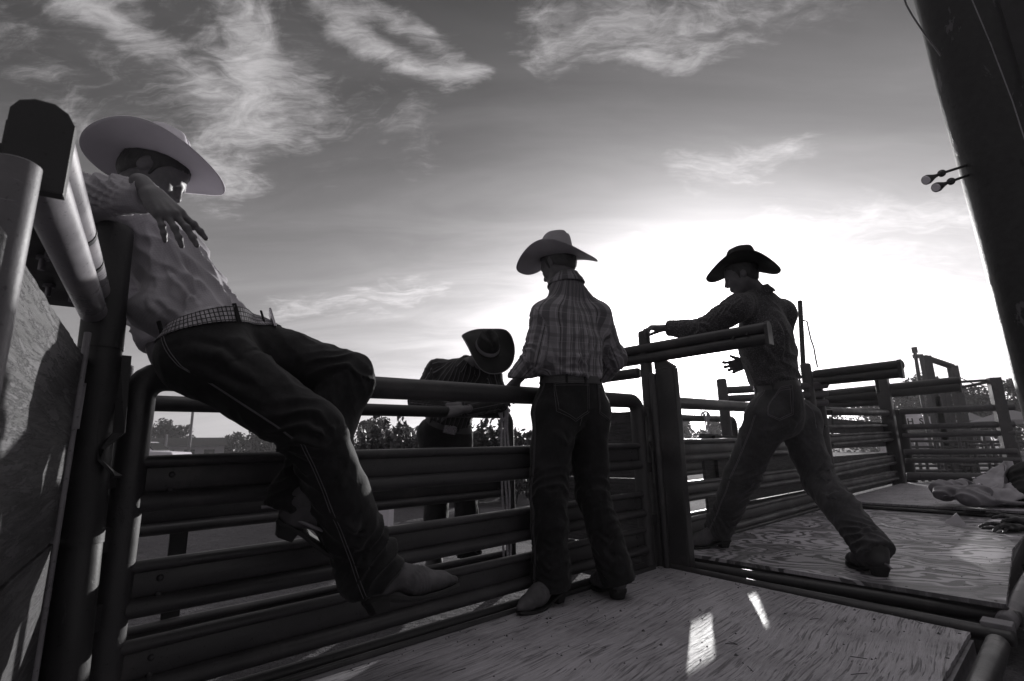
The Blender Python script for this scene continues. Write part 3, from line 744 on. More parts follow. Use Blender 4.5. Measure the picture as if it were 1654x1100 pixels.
for i in range(npt + 1):
    p_ = pb_ + pd * (kp + (5.6 - kp) * i / npt)
    for j in range(seg):
        t = 2 * math.pi * j / seg
        rr_ = RP * (1 + .012 * math.sin(3 * t + i * .3) + .02 * (r.random() - .5) * (1 if i % 2 else .6))
        V.append(p_ + (ss * math.cos(t) + uu * math.sin(t)) * rr_)
for i in range(npt):
    for j in range(seg):
        Fc.append([i * seg + j, i * seg + (j + 1) % seg, (i + 1) * seg + (j + 1) % seg, (i + 1) * seg + j])
mesh_obj('shaft', V, np.array(Fc), pm, po)
# board wall behind the pole
bw = empty('board_wall', at(1720, 400, 2.6), 'black board wall behind the massive pole at the right edge', 'wall')
wd = unit(np.array([.45, -.9, 0])); q0 = at(1735, 560, 2.6); q0[2] = 0
for i in range(4):
    MB().box(q0 + wd * (.14 + i * .262) + Z * 2.4, [wd, np.cross(Z, wd), Z], (.13, .02, 3.0)).build('board', M['black_wood'], bw, smooth=False)
tag(MB().tube([at(1420, -700, 2.12), at(1505, -260, 2.05), at(1566, -10, 2.05), at(1600, 70, 2.05), at(1636, 165, 2.05), at(1656, 228, 2.05), at(1690, 330, 2.05), at(1740, 480, 2.2)], .0022, 8).build('wire', M['galv']), 'thin bright wire running down across the massive pole', 'wire')
tag(MB().tube([at(1398, -380, 2.25), at(1428, -140, 2.2), at(1455, -20, 2.2), at(1464, 8, 2.2), at(1473, 24, 2.2), at(1490, 50, 2.22), at(1520, 90, 2.27)], .004, 8).build('cable', M['steel_mid']), 'short cable at the top edge beside the massive pole', 'cable')
# flood lamps on the pole
M['glass'] = simple('lamp_glass', .85, .15, 0, .05, 5, .1, 40)
M['black_plastic'] = simple('black_lamp_housing', .05, .4, 0, .2)
def lamp(label, face, mid, base, Yl):
    a, m_, c_ = at(*face, Yl), at(*mid, Yl + .02), at(*base, Yl + .05)
    g = empty('flood_lamp', m_, label, 'lamp', 'flood lamps on the pole')
    d = unit(m_ - a)
    MB().tube([a, a + d * .012, a + d * .03, a + d * .055, a + d * .075, a + d * .10], .023, 20, scale=[1.0, 1.02, .8, .5, .36, .32]).build('reflector', M['black_plastic'], g)
    MB().tube([a - d * .004, a + d * .002], .0215, 20, scale=[.8, 1]).build('lens', M['glass'], g)
    MB().tube([a + d * .09, m_, c_], .0065, 10).build('arm', M['black_plastic'], g)
    MB().ball(m_, .018, 14, 10).build('swivel', M['black_plastic'], g)
lamp('upper flood lamp with the bright lens beside the pole', (1496, 291), (1521, 280), (1612, 251), 2.3)
lamp('lower flood lamp with the dim lens beside the pole', (1512, 303), (1536, 293), (1618, 264), 2.3)
# ropes tied on the rear fences ----------------------------------------------------------------------
def rope_hang(label, x, y0, y1, n, dx=6):
    top = gp(x, y0, n - .04)
    g = empty('hanging_rope', top, label, 'rope')
    lp_ = []
    for i in range(18):
        t = 2 * math.pi * i / 17
        lp_.append(gp(x, y0 + 4, n) + N * .048 * math.cos(t) + Z * .048 * math.sin(t) + D * .015 * t / 6)
    MB().tube(lp_, .011, 8).build('loop', M['rope'], g)
    for k, (ox, sw) in enumerate(((-.012, .02), (.012, -.015), (.026, .01))):
        pts = [gp(x, y0, n - .05) + D * (ox * (1 + sw * i) + .006 * math.sin(i * 1.3 + k)) - Z * (i * .065) - N * .01 * k for i in range(int((y1 - y0) / 15) + 2)]
        MB().tube(pts, .0075, 8).build('strand', M['rope'], g)
    MB().tube([gp(x, y0, n - .06) + D * a_ + Z * b_ for a_, b_ in ((-.04, .0), (-.03, -.04), (0, -.085), (.03, -.05), (.045, .0))], .009, 8).build('knot', M['rope'], g)
rope_hang('pale rope tied to the rear fence beside the bending man', 812, 660, 900, .87)
rope_hang('pale rope tied to the rear fence left of the striding man', 1139, 668, 790, .87)

# ------------------------------------------------------------------ figures: signed distance bodies, meshed with surface nets
def hash3(ix, iy, iz, seed):
    h = (ix * 374761393 + iy * 668265263 + iz * 2147483647 + seed * 974711) & 0x7fffffff
    h = (h ^ (h >> 13)) * 1274126177 & 0x7fffffff
    return ((h ^ (h >> 16)) & 0xffff) / 65535.0
def vnoise(P, f, seed=0):
    Q = np.asarray(P) * f; I = np.floor(Q).astype(np.int64); t = Q - I; t = t * t * (3 - 2 * t); r = 0
    for dx in (0, 1):
        for dy in (0, 1):
            for dz in (0, 1):
                w = (t[:, 0] if dx else 1 - t[:, 0]) * (t[:, 1] if dy else 1 - t[:, 1]) * (t[:, 2] if dz else 1 - t[:, 2])
                r = r + w * hash3(I[:, 0] + dx, I[:, 1] + dy, I[:, 2] + dz, seed)
    return r * 2 - 1
def fbm(P, f, seed=0, o=3): return sum(vnoise(P, f * 2 ** i, seed + i) / 2 ** i for i in range(o))
class SDF:
    def __init__(s): s.ops = []
    def cone(s, a, b, ra, rb, k=.03, flat=None, op='u'):
        """tapered capsule; flat = (axis, factor) squeezes the section along an axis"""
        s.ops.append((op, 'c', np.asarray(a, float), np.asarray(b, float), ra, rb, k, flat)); return s
    def chain(s, pts, rad, k=.03, flat=None):
        for i in range(len(pts) - 1): s.cone(pts[i], pts[i + 1], rad[i], rad[i + 1], k, flat)
        return s
    def ell(s, c, r, R=None, k=.03, op='u'):
        s.ops.append((op, 'e', np.asarray(c, float), np.asarray(r, float), np.eye(3) if R is None else np.asarray(R), 0, k, None)); return s
    def sub(s, c, r, R=None, k=.012): return s.ell(c, r if np.ndim(r) else (r, r, r), R, k, 's')
    def cut(s, c, n, rad):
        """flat cut (removes the side n points to) within a distance of c"""
        s.ops.append(('x', 'p', np.asarray(c, float), unit(n), rad, 0, 0, None)); return s
    def bounds(s):
        lo, hi = np.full(3, 1e9), np.full(3, -1e9)
        for o in s.ops:
            if o[0] != 'u': continue
            if o[1] == 'c':
                for p, r in ((o[2], o[4]), (o[3], o[5])): lo = np.minimum(lo, p - r); hi = np.maximum(hi, p + r)
            else:
                R = np.abs(o[4]).T @ o[3]; lo = np.minimum(lo, o[2] - R); hi = np.maximum(hi, o[2] + R)
        return lo, hi
    def prim(s, o, P):
        if o[1] == 'c':
            a, b_, ra, rb = o[2:6]; ba = b_ - a; L2 = max(ba @ ba, 1e-9)
            h = np.clip((P - a) @ ba / L2, 0, 1); q = P - a - h[..., None] * ba
            if o[7] is not None:
                ax, kf = o[7]; ax = unit(ax); qn = q @ ax; q = q + qn[..., None] * ax * (1 / kf - 1)
                l = np.linalg.norm(q, axis=-1); r = ra + (rb - ra) * h
                return (l - r) * (kf + (1 - kf) * .5)
            return np.linalg.norm(q, axis=-1) - (ra + (rb - ra) * h)
        if o[1] == 'e':
            q = (P - o[2]) @ o[4].T; r = o[3]
            k0 = np.linalg.norm(q / r, axis=-1); k1 = np.linalg.norm(q / (r * r), axis=-1)
            return k0 * (k0 - 1) / np.maximum(k1, 1e-6)
        return (P - o[2]) @ o[3]
    def comb(s, o, d, P):
        e = s.prim(o, P); k = o[6]
        if o[0] == 'u':
            h = np.maximum(k - np.abs(d - e), 0) / max(k, 1e-6); return np.minimum(d, e) - h * h * k * .25
        if o[0] == 's':
            e = -e; h = np.maximum(k - np.abs(d - e), 0) / max(k, 1e-6); return np.maximum(d, e) + h * h * k * .25
        return np.where(np.linalg.norm(P - o[2], axis=-1) < o[4], np.maximum(d, e), d)
    def eval(s, P):
        d = np.full(P.shape[:-1], .2)
        for o in s.ops: d = s.comb(o, d, P)
        return d
    def mesh(s, h, pad=.03):
        lo, hi = s.bounds(); lo = lo - pad; hi = hi + pad
        n = np.ceil((hi - lo) / h).astype(int) + 1
        d = np.full(n, .2, np.float32)
        for o in s.ops:
            k = max(o[6], .0) + 3 * h
            if o[1] == 'c': a = np.minimum(o[2] - o[4], o[3] - o[5]) - k; c_ = np.maximum(o[2] + o[4], o[3] + o[5]) + k
            elif o[1] == 'e': R = np.abs(o[4]).T @ o[3]; a = o[2] - R - k; c_ = o[2] + R + k
            else: a = o[2] - o[4]; c_ = o[2] + o[4]
            i0 = np.clip(np.floor((a - lo) / h).astype(int), 0, n - 1); i1 = np.clip(np.ceil((c_ - lo) / h).astype(int) + 1, 1, n)
            if np.any(i1 <= i0): continue
            sl_ = tuple(slice(i0[j], i1[j]) for j in range(3))
            G = np.stack(np.meshgrid(*[lo[j] + h * np.arange(i0[j], i1[j]) for j in range(3)], indexing='ij'), -1)
            d[sl_] = s.comb(o, d[sl_], G)
        return nets(d, lo, h)
def nets(d, lo, h):
    sgn = d < 0
    c = np.zeros(tuple(np.array(d.shape) - 1), np.uint8)
    for i in (0, 1):
        for j in (0, 1):
            for k in (0, 1): c += sgn[i:d.shape[0] - 1 + i, j:d.shape[1] - 1 + j, k:d.shape[2] - 1 + k]
    act = (c > 0) & (c < 8)
    idx = np.full(act.shape, -1, np.int64); A = np.argwhere(act); idx[act] = np.arange(len(A))
    acc = np.zeros((len(A), 3)); cnt = np.zeros(len(A))
    cr = [(i, j, k) for i in (0, 1) for j in (0, 1) for k in (0, 1)]
    val = {q: d[A[:, 0] + q[0], A[:, 1] + q[1], A[:, 2] + q[2]].astype(float) for q in cr}
    for q in cr:
        for ax in range(3):
            if q[ax]: continue
            q2 = tuple(1 if i == ax else q[i] for i in range(3))
            v0, v1 = val[q], val[q2]; m = (v0 < 0) != (v1 < 0)
            t = np.where(m, v0 / np.where(m, v0 - v1, 1), 0)
            p = np.tile(np.array(q, float), (len(A), 1)); p[:, ax] += t
            acc[m] += p[m]; cnt[m] += 1
    V = lo + h * (A + acc / cnt[:, None])
    Fs = []
    for ax in range(3):
        s0 = [slice(None)] * 3; s1 = [slice(None)] * 3
        s0[ax] = slice(0, -1); s1[ax] = slice(1, None)
        a, b_ = sgn[tuple(s0)], sgn[tuple(s1)]
        u, w = [(1, 2), (2, 0), (0, 1)][ax]
        for flip in (0, 1):
            E = np.argwhere((a & ~b_) if not flip else (~a & b_))
            E = E[(E[:, u] > 0) & (E[:, w] > 0)]
            E = E[(E[:, u] < d.shape[u] - 1) & (E[:, w] < d.shape[w] - 1)]
            if not len(E): continue
            def g(du, dw):
                q = E.copy(); q[:, u] -= du; q[:, w] -= dw; return idx[q[:, 0], q[:, 1], q[:, 2]]
            f = np.stack([g(0, 0), g(1, 0), g(1, 1), g(0, 1)], 1)
            Fs.append(f[:, ::-1] if flip else f)
    return V, np.concatenate(Fs).astype(np.int64)
def smooth_mesh(V, Fc, it=2, lam=.5):
    E = np.concatenate([Fc[:, [0, 1]], Fc[:, [1, 2]], Fc[:, [2, 3]], Fc[:, [3, 0]]])
    for _ in range(it):
        a = np.zeros_like(V); n = np.zeros(len(V))
        np.add.at(a, E[:, 0], V[E[:, 1]]); np.add.at(a, E[:, 1], V[E[:, 0]])
        np.add.at(n, E[:, 0], 1); np.add.at(n, E[:, 1], 1)
        V = V + lam * (a / np.maximum(n, 1)[:, None] - V)
    return V
def normals(V, Fc):
    n = np.cross(V[Fc[:, 2]] - V[Fc[:, 0]], V[Fc[:, 3]] - V[Fc[:, 1]]); o = np.zeros_like(V)
    for i in range(4): np.add.at(o, Fc[:, i], n)
    return o / np.maximum(np.linalg.norm(o, axis=1), 1e-12)[:, None]
class Chain:
    """limb axis used to lay folds and cloth patterns: v runs along, u round the limb in metres"""
    def __init__(s, pts, front, rad=.06):
        s.p = [np.asarray(p, float) for p in pts]; s.f = unit(front); s.rad = rad
        s.L = [0]
        for i in range(len(s.p) - 1): s.L.append(s.L[-1] + np.linalg.norm(s.p[i + 1] - s.p[i]))
    def param(s, P):
        best = np.full(len(P), 9e9); v = np.zeros(len(P)); u = np.zeros(len(P))
        for i in range(len(s.p) - 1):
            a, b_ = s.p[i], s.p[i + 1]; ba = b_ - a; h = np.clip((P - a) @ ba / (ba @ ba), 0, 1)
            q = P - a - h[:, None] * ba; dd_ = np.linalg.norm(q, axis=1); m = dd_ < best
            d = unit(ba); f = unit(s.f - d * (s.f @ d)); sd = np.cross(d, f)
            best[m] = dd_[m]; v[m] = (s.L[i] + h * np.linalg.norm(ba))[m]; u[m] = np.arctan2(q @ sd, q @ f)[m]
        return best, u, v
def cloth(name, sdf, h, mat, parent, chains=(), folds=(), gen=(.004, 9, .002, 26), seed=1, sm=2, extra=None, calm=None, creases=()):
    V, Fc = sdf.mesh(h); V = smooth_mesh(V, Fc, sm); Nn = normals(V, Fc)
    best = np.full(len(V), 9e9); U = np.zeros(len(V)); Vv = np.zeros(len(V)); S = np.zeros(len(V))
    pr = []
    for i, c_ in enumerate(chains):
        b_, u, v = c_.param(V); pr.append((b_ / c_.rad, u, v)); m = b_ / c_.rad < best
        best[m] = (b_ / c_.rad)[m]; U[m] = u[m] * c_.rad; Vv[m] = v[m]; S[m] = i
    wv = V + .035 * np.stack([fbm(V, 6, seed + 21, 2), fbm(V, 6, seed + 22, 2), fbm(V, 6, seed + 23, 2)], 1)
    rid = lambda f, sd_: (1 - np.abs(vnoise(wv * [1, 1, .62], f, sd_)) * 2.2)
    disp = gen[0] * fbm(V, gen[1], seed, 2) + gen[2] * np.maximum(rid(gen[3] * .6, seed + 5), -.4) * 1.3 + gen[2] * .55 * np.maximum(rid(gen[3] * 1.25, seed + 6), -.4)
    for (ci, vc, wd, amp, freq, slant, u0) in folds:
        b_, u, v = pr[ci]
        wgt = np.exp(-((v - vc) / wd) ** 2) * (S == ci) * (.55 + .45 * np.cos(u - u0))
        ph = 2 * math.pi * freq * (v + slant * np.cos(u - u0)) + 4.6 * fbm(V, 6, seed + 11, 2)
        ridge = 1 - 2 * np.abs(np.sin(ph / 2)) ** .8
        disp += amp * wgt * ridge
    for pts, amp, wid in creases:                 # hand-laid folds: a ridge with a groove beside it
        Q = project(sdf, np.array(pts)); bd = np.full(len(V), 9e9); sg = np.zeros(len(V)); tt = np.zeros(len(V)); n_ = len(Q) - 1
        for i in range(n_):
            ba = Q[i + 1] - Q[i]; h_ = np.clip((V - Q[i]) @ ba / (ba @ ba), 0, 1); w_ = V - Q[i] - h_[:, None] * ba
            dq = np.linalg.norm(w_, axis=1); m = dq < bd; bd[m] = dq[m]; tt[m] = ((i + h_) / n_)[m]
            sg[m] = np.sign(np.einsum('ij,ij->i', np.cross(np.broadcast_to(ba, w_.shape), w_), Nn))[m]
        x_ = bd * sg + .006 * vnoise(V, 25, 77); env = np.sin(np.pi * np.clip(tt, .04, .96)) ** .5
        disp += amp * env * (np.exp(-(x_ / wid) ** 2) - .75 * np.exp(-((x_ - wid * 1.9) / (wid * .9)) ** 2))
    if extra is not None: disp += extra(V, Nn, pr)
    if calm is not None: disp *= np.clip((np.abs((V - calm[0]) @ calm[1]) - calm[2]) / .05, 0.12, 1)
    V = V + Nn * disp[:, None]
    return mesh_obj(name, V, Fc, mat, parent, True, {'gu': U, 'gv': Vv, 'gs': S})
def multi_mesh(name, parts, mat, parent, sm=2):
    Vs, Fs, o = [], [], 0
    for sdf, h in parts:
        V, Fc = sdf.mesh(h); V = smooth_mesh(V, Fc, sm); Vs.append(V); Fs.append(Fc + o); o += len(V)
    return mesh_obj(name, np.concatenate(Vs), np.concatenate(Fs), mat, parent, True)
def project(sdf, P, off=0.0, it=8):
    """move points onto the surface of a figure's garment"""
    P = np.array(P, float)
    for _ in range(it):
        d = sdf.eval(P); e = 1e-3
        g = np.stack([sdf.eval(P + np.eye(3)[i] * e) - sdf.eval(P - np.eye(3)[i] * e) for i in range(3)], -1) / (2 * e)
        gn = g / np.maximum(np.linalg.norm(g, axis=-1, keepdims=True), 1e-6)
        P = P - gn * (d - off)[:, None] * .8
    return P
def seam(mb, sdf, pts, off=.001, r=.0022, n=60, dash=True):
    pts = np.asarray(pts, float); L = np.r_[0, np.cumsum(np.linalg.norm(np.diff(pts, axis=0), axis=1))]
    t = np.linspace(0, L[-1], n); Q = np.stack([np.interp(t, L, pts[:, i]) for i in range(3)], 1)
    Q = project(sdf, Q, off); mb.tube(Q, r, 5)
    return Q
def patch(sdf, c, x, y, outline, off, th=.002):
    """flat piece sewn on a garment: outline in (x, y) metres round c, laid on the surface"""
    outline = np.asarray(outline, float); k = 9
    ctr = outline.mean(0); V = []; m = len(outline)
    for i in range(k + 1):
        f = i / k
        V += [c + x * (ctr[0] + (p - ctr)[0] * f) + y * (ctr[1] + (p - ctr)[1] * f) for p in outline]
    V = project(sdf, np.array(V), off)
    Fc = [[i * m + j, i * m + (j + 1) % m, (i + 1) * m + (j + 1) % m, (i + 1) * m + j] for i in range(k) for j in range(m)]
    return V, Fc
def rotm(x, z):
    """matrix whose rows are a local frame with x forward and z up"""
    x = unit(x); y = unit(np.cross(z, x)); z = np.cross(x, y); return np.stack([x, y, z])

# ------------------------------------------------------------------ head, hands, hats, boots
def head_sdf(c, R, s=1.0, neck=None, look=0):
    """c is the middle of the head, rows of R: forward, left, up"""
    S = SDF()
    def w(p): return c + R.T @ (np.asarray(p, float) * s)
    def e(p, r, k=.02, RR=None, op='u'): S.ell(w(p), np.array(r) * s, R if RR is None else RR @ R, k * s, op)
    def cn(a, b_, ra, rb, k=.012, op='u'): S.cone(w(a), w(b_), ra * s, rb * s, k * s, None, op)
    e((-.012, 0, .045), (.096, .076, .083)); e((.018, 0, -.01), (.074, .066, .085), .03)
    e((.030, 0, -.062), (.056, .050, .055), .03); cn((.060, 0, -.103), (.058, 0, -.10), .021, .021, .025)
    for q in (-1, 1):
        cn((-.012, q * .058, -.052), (.048, q * .018, -.098), .017, .018, .03)
        e((.058, q * .040, -.022), (.022, .020, .022), .025)
        e((.088, q * .032, .004), (.016, .017, .011), .014, None, 's')
        e((.0715, q * .031, .003), (.0135, .0135, .0125), .005)
        cn((.083, q * .019, .0045), (.081, q * .043, .0045), .0028, .0025, .003)
        e((-.012, q * .0795, -.002), (.0185, .0075, .030), .010, np.array(rotm((1, -q * .30, -.1), (-.15, 0, 1))))
        e((-.006, q * .0885, .006), (.008, .004, .013), .005, None, 's')
        e((.098, q * .0125, -.034), (.0105, .0085, .0085), .008)
    cn((.082, -.030, .020), (.082, .030, .020), .0105, .0105, .016)
    cn((.086, 0, .014), (.104, 0, -.020), .0085, .0105, .012); e((.1065, 0, -.028), (.0125, .0115, .0105), .008)
    cn((.086, -.019, -.062), (.086, .019, -.062), .0055, .0055, .006); cn((.094, -.008, -.060), (.094, .008, -.060), .0055, .0055, .006)
    cn((.090, -.014, -.073), (.090, .014, -.073), .0065, .0065, .007)
    cn((.103, -.016, -.067), (.103, .016, -.067), .0022, .0022, .004, 's')
    if neck is not None:
        nb, r0, r1 = neck
        S.cone(w((-.022, 0, -.05)), nb, r0, r1, .035)
        S.cone(w((.018, 0, -.088)), (w((.018, 0, -.088)) + nb) / 2, .026 * s, .03 * s, .03)
    return S, w
def hair_obj(c, R, s, mat, parent, long_=0.0):
    S = SDF()
    def w(p): return c + R.T @ (np.asarray(p, float) * s)
    S.ell(w((-.016, 0, .046)), np.array((.101, .0825, .089)) * s, R, .02); S.ell(w((-.035, 0, -.005)), np.array((.078, .0765, .08)) * s, R, .03)
    S.sub(w((.085, 0, -.03)), np.array((.095, .12, .085)) * s, R, .012)
    for q in (-1, 1): S.sub(w((.006, q * .089, -.036)), np.array((.030, .031, .052)) * s, R, .008); S.cone(w((.018, q * .070, .02)), w((.016, q * .069, -.022)), .010 * s, .006 * s, .006)
    S.cut(w((-.05, 0, -.078 - long_)), -R[2] + R[0] * .25, .2)
    V, Fc = S.mesh(.004); V = smooth_mesh(V, Fc, 2); Nn = normals(V, Fc)
    L = (V - c) @ R.T
    V = V + Nn * (.0022 * vnoise(np.stack([L[:, 0] * .5, L[:, 1] * 1.4, L[:, 2] * .25], 1), 130, 3) + .003 * vnoise(V, 40, 9))[:, None]
    return mesh_obj('hair', V, Fc, mat, parent, True)
def hand(S, wrist, dx, back, side, curls, spread=.10, thumb=(.5, .35, .3), s=1.0, thumb_dir=None):
    """dx towards the fingers, back = normal of the back of the hand, side = direction of the thumb (unit)"""
    dx = unit(dx); side = unit(side - dx * (np.dot(side, dx))); back = unit(np.cross(dx, side)) * (1 if np.dot(np.cross(dx, side), back) > 0 else -1)
    wrist = np.asarray(wrist, float)
    def P(a, b_, c_): return wrist + (dx * a + side * b_ + back * c_) * s
    K = [(.094, .030, .002), (.098, .009, .006), (.092, -.011, .004), (.083, -.029, -.001)]
    Ls = [(.044, .027, .022), (.049, .031, .023), (.046, .029, .023), (.036, .021, .020)]
    rr_ = [.0098, .0102, .0096, .0086]
    S.cone(P(-.05, 0, 0), P(.01, 0, 0), .028 * s, .026 * s, .02, (back, .75))
    for i, k in enumerate(K):
        S.cone(P(.008, k[1] * .55, 0), P(*k), .0165 * s, .0125 * s, .016)
    for i, k in enumerate(K): S.cone(P(.02, k[1] * .5, .009), P(k[0] - .004, k[1], k[2] + .009), .0045 * s, .0055 * s, .010)
    S.ell(P(.052, 0, -.004), np.array((.045, .036, .015)) * s, np.stack([dx, side, back]), .015)
    for i, k in enumerate(K):
        ang = 0; p = P(*k); r = rr_[i] * s
        fd = unit(dx + side * spread * (1.2 - i * .85))
        for j, L in enumerate(Ls[i]):
            ang += curls[i][j]
            d = fd * math.cos(ang) - back * math.sin(ang)
            q = p + d * L * s
            S.cone(p, q, r * (1.04 if j else 1.08), r * .88, .005); S.ell(p + back * .0015, np.array((1.03, 1.03, 1.03)) * r, None, .006); r *= .92; p = q
    t0, td = P(.018, .020, -.008), unit(dx * .62 + side * .70 - back * .35) if thumb_dir is None else unit(thumb_dir)
    p = t0; r = .0145 * s
    td2 = unit(dx * .95 + side * .1 - back * .3)
    for j, L in enumerate((.044, .034, .027)):
        d = unit(td * (1 - thumb[j]) + td2 * thumb[j]); q = p + d * L * s
        S.cone(p, q, r, r * .85, .012 if j == 0 else .005); r *= .82; p = q
def hat_obj(c, R, mat, band_mat, parent, A=.205, Bw=.19, curl=.075, dip=.02, crown_h=.118, taper=.86, pull=.35, back_up=.0, seed=0, cord=None, front_dip=None, cpow=3.0):
    """c: centre of the hat band opening; rows of R: forward, left, up"""
    fd = dip if front_dip is None else front_dip
    n = 96; V = []; ra, rb = .100, .083
    rings = np.linspace(0, 1, 13)
    def brim(t, th):
        x0, y0 = ra * math.cos(th), rb * math.sin(th)
        x1, y1 = A * math.cos(th), Bw * math.sin(th)
        cu = abs(math.sin(th)) ** cpow
        y1 *= 1 - pull * cu * .5 * (t ** 1.3)
        x, y = x0 + (x1 - x0) * t, y0 + (y1 - y0) * t
        z = curl * cu * t ** 1.7 - (fd if math.cos(th) > 0 else dip) * (1 - abs(math.sin(th)) ** 3) * t ** 1.6 + .004 * math.sin(3 * th + seed) * t
        if math.cos(th) < 0: z += back_up * (-math.cos(th)) ** 3 * t ** 2
        return np.array([x, y, z])
    def crown(f, th):                       # f 0 at the band .. 1 at the middle of the top
        zs_ = [0, .28, .58, .80, .93, 1.0, 1.0, .96, .93]; fs_ = [0, .12, .24, .34, .42, .50, .62, .8, 1.0]
        sc_ = [1, .985, .955, .92, .87, .80, .62, .33, 0.0]
        z = np.interp(f, fs_, zs_) * crown_h; s_ = np.interp(f, fs_, sc_)
        k = 1 - (1 - taper) * (z / crown_h)
        x, y = ra * math.cos(th) * s_ * k, rb * math.sin(th) * s_ * k
        top = max(0, (z / crown_h - .55) / .45)
        z -= .034 * math.exp(-(y / .020) ** 2) * top * (1 - .35 * max(0, -x) / .1)
        y -= .016 * math.copysign(1, y) * math.exp(-((x - .052) / .030) ** 2) * top * min(1, abs(y) / .03)
        z += .010 * top * (x / .1) ** 2
        z -= .012 * top * max(0, x / .1) ** 2
        return np.array([x, y, z])
    th_ = [2 * math.pi * j / n for j in range(n)]
    rows = [[brim(t, th) for th in th_] for t in rings[::-1]] + [[crown(f, th) for th in th_] for f in np.linspace(.03, .98, 22)]
    thick = .0028
    V = [c + R.T @ p for row in rows for p in row]; m = len(rows)
    Fc = [[i * n + j, i * n + (j + 1) % n, (i + 1) * n + (j + 1) % n, (i + 1) * n + j] for i in range(m - 1) for j in range(n)]
    V.append(c + R.T @ np.array([0, 0, crown_h * .92 - .034])); Fc += [[(m - 1) * n + j, (m - 1) * n + (j + 1) % n, len(V) - 1] for j in range(n)]
    o = mesh_obj('hat', V, Fc, mat, parent)
    md = o.modifiers.new('s', 'SOLIDIFY'); md.thickness = thick; md.offset = -1
    bd_ = []
    for f, off in ((.035, .0012), (.14, .002), (.14, .0005)):
        bd_ += [[crown(f, th) * np.array([1 + off / .09, 1 + off / .08, 1]) for th in th_]]
    Vb = [c + R.T @ p for row in bd_ for p in row]
    bo = mesh_obj('hat_band', Vb, [[i * n + j, i * n + (j + 1) % n, (i + 1) * n + (j + 1) % n, (i + 1) * n + j] for i in range(2) for j in range(n)], band_mat, None)
    bo.parent = o
    if cord is not None:
        mb = MB(); mb.tube([c + R.T @ (brim(1.0, th) + np.array([0, 0, .0])) for th in th_ + [0]], .0032, 8)
        co_ = mb.build('brim_edge', cord, None); co_.parent = o
    return o
def boot_obj(heel, fwd, up, mats, parent, shaft=.26, s=1.0, spur=False, lean=None):
    """heel: ground point under the heel; fwd towards the toe"""
    R = rotm(fwd, up); heel = np.asarray(heel, float)
    def w(*p): return heel + R.T @ (np.asarray(p, float) * s)
    S = SDF(); zf = R[2]
    ld = R[2] if lean is None else unit(lean)
    S.cone(w(.005, 0, .115) + ld * (shaft - .115) * s, w(.005, 0, .12), .048 * s, .046 * s, .03); S.cone(w(.005, 0, .12), w(-.006, 0, .075), .047 * s, .042 * s, .03)
    S.ell(w(-.010, 0, .070), np.array((.043, .034, .040)) * s, R, .02)
    S.cone(w(.01, 0, .105), w(.12, 0, .058), .040 * s, .039 * s, .04)
    S.cone(w(.12, 0, .050), w(.185, 0, .040), .041 * s, .034 * s, .03, (zf, .85)); S.cone(w(.185, 0, .036), w(.232, 0, .030), .032 * s, .0165 * s, .02, (zf, .8))
    S.cut(w(.08, 0, .012), -zf - R[0] * .0, .3)
    V, Fc = S.mesh(.005); V = smooth_mesh(V, Fc, 2); Nn = normals(V, Fc); L = (V - heel) @ R.T / s
    crease = np.exp(-((L[:, 0] - .115) / .035) ** 2) * (1 - 2 * np.abs(np.sin(L[:, 0] * 240 + 3 * vnoise(V, 25, 2)))) * .0016
    V = V + Nn * (crease + .0016 * fbm(V, 22, 4, 2))[:, None]
    o = mesh_obj('boot', V, Fc, mats[0], parent)
    # welt, sole and heel
    st = [(-.045, .020, .046, .034), (-.03, .031, .043, .030), (.0, .033, .041, .029), (.03, .030, .036, .024), (.07, .029, .022, .011), (.11, .036, .012, .002), (.15, .042, .010, 0), (.19, .036, .012, .001), (.22, .024, .015, .004), (.243, .010, .018, .008)]
    prof = []
    mb = MB(); Vs = []
    for x, hw, zt, zb in st:
        for yy, z in ((-hw - .003, zt), (hw + .003, zt), (hw + .003, zb), (-hw - .003, zb)): Vs.append(w(x, yy, z))
    Fs = [[0, 3, 2, 1], [len(Vs) - 4, len(Vs) - 3, len(Vs) - 2, len(Vs) - 1]]
    for i in range(len(st) - 1):
        for j in range(4): Fs.append([i * 4 + j, i * 4 + (j + 1) % 4, i * 4 + 4 + (j + 1) % 4, i * 4 + 4 + j])
    mb.add(Vs, Fs)
    hv = []
    for z, x0, x1, hw in ((.034, -.045, .024, .032), (.016, -.036, .020, .028), (.0, -.030, .018, .026)):
        ring_ = [(x0 + .01, -hw), (x1, -hw), (x1, hw), (x0 + .01, hw), (x0, hw * .5), (x0, -hw * .5)]
        hv += [w(a, b_, z) for a, b_ in ring_]
    hf = [[5, 4, 3, 2, 1, 0], [12 + i for i in range(6)]] + [[i * 6 + j, i * 6 + (j + 1) % 6, i * 6 + 6 + (j + 1) % 6, i * 6 + 6 + j] for i in range(2) for j in range(6)]
    mb.add(hv, hf)
    so_ = mb.build('sole', mats[1], None, bevel=.0015); so_.parent = o
    if spur:
        m2 = MB(); pts = [w(.075 * 1 - .125 * math.sin(t) * 1.0, .046 * math.cos(t), .062) for t in np.linspace(0, math.pi, 15)]
        m2.tube(pts, .0045 * s, 8); m2.tube([w(-.05, 0, .062), w(-.075, 0, .060), w(-.095, 0, .050)], .0045 * s, 8)
        sp_ = m2.build('spur', M['bolt'], None); sp_.parent = o
    return o, w
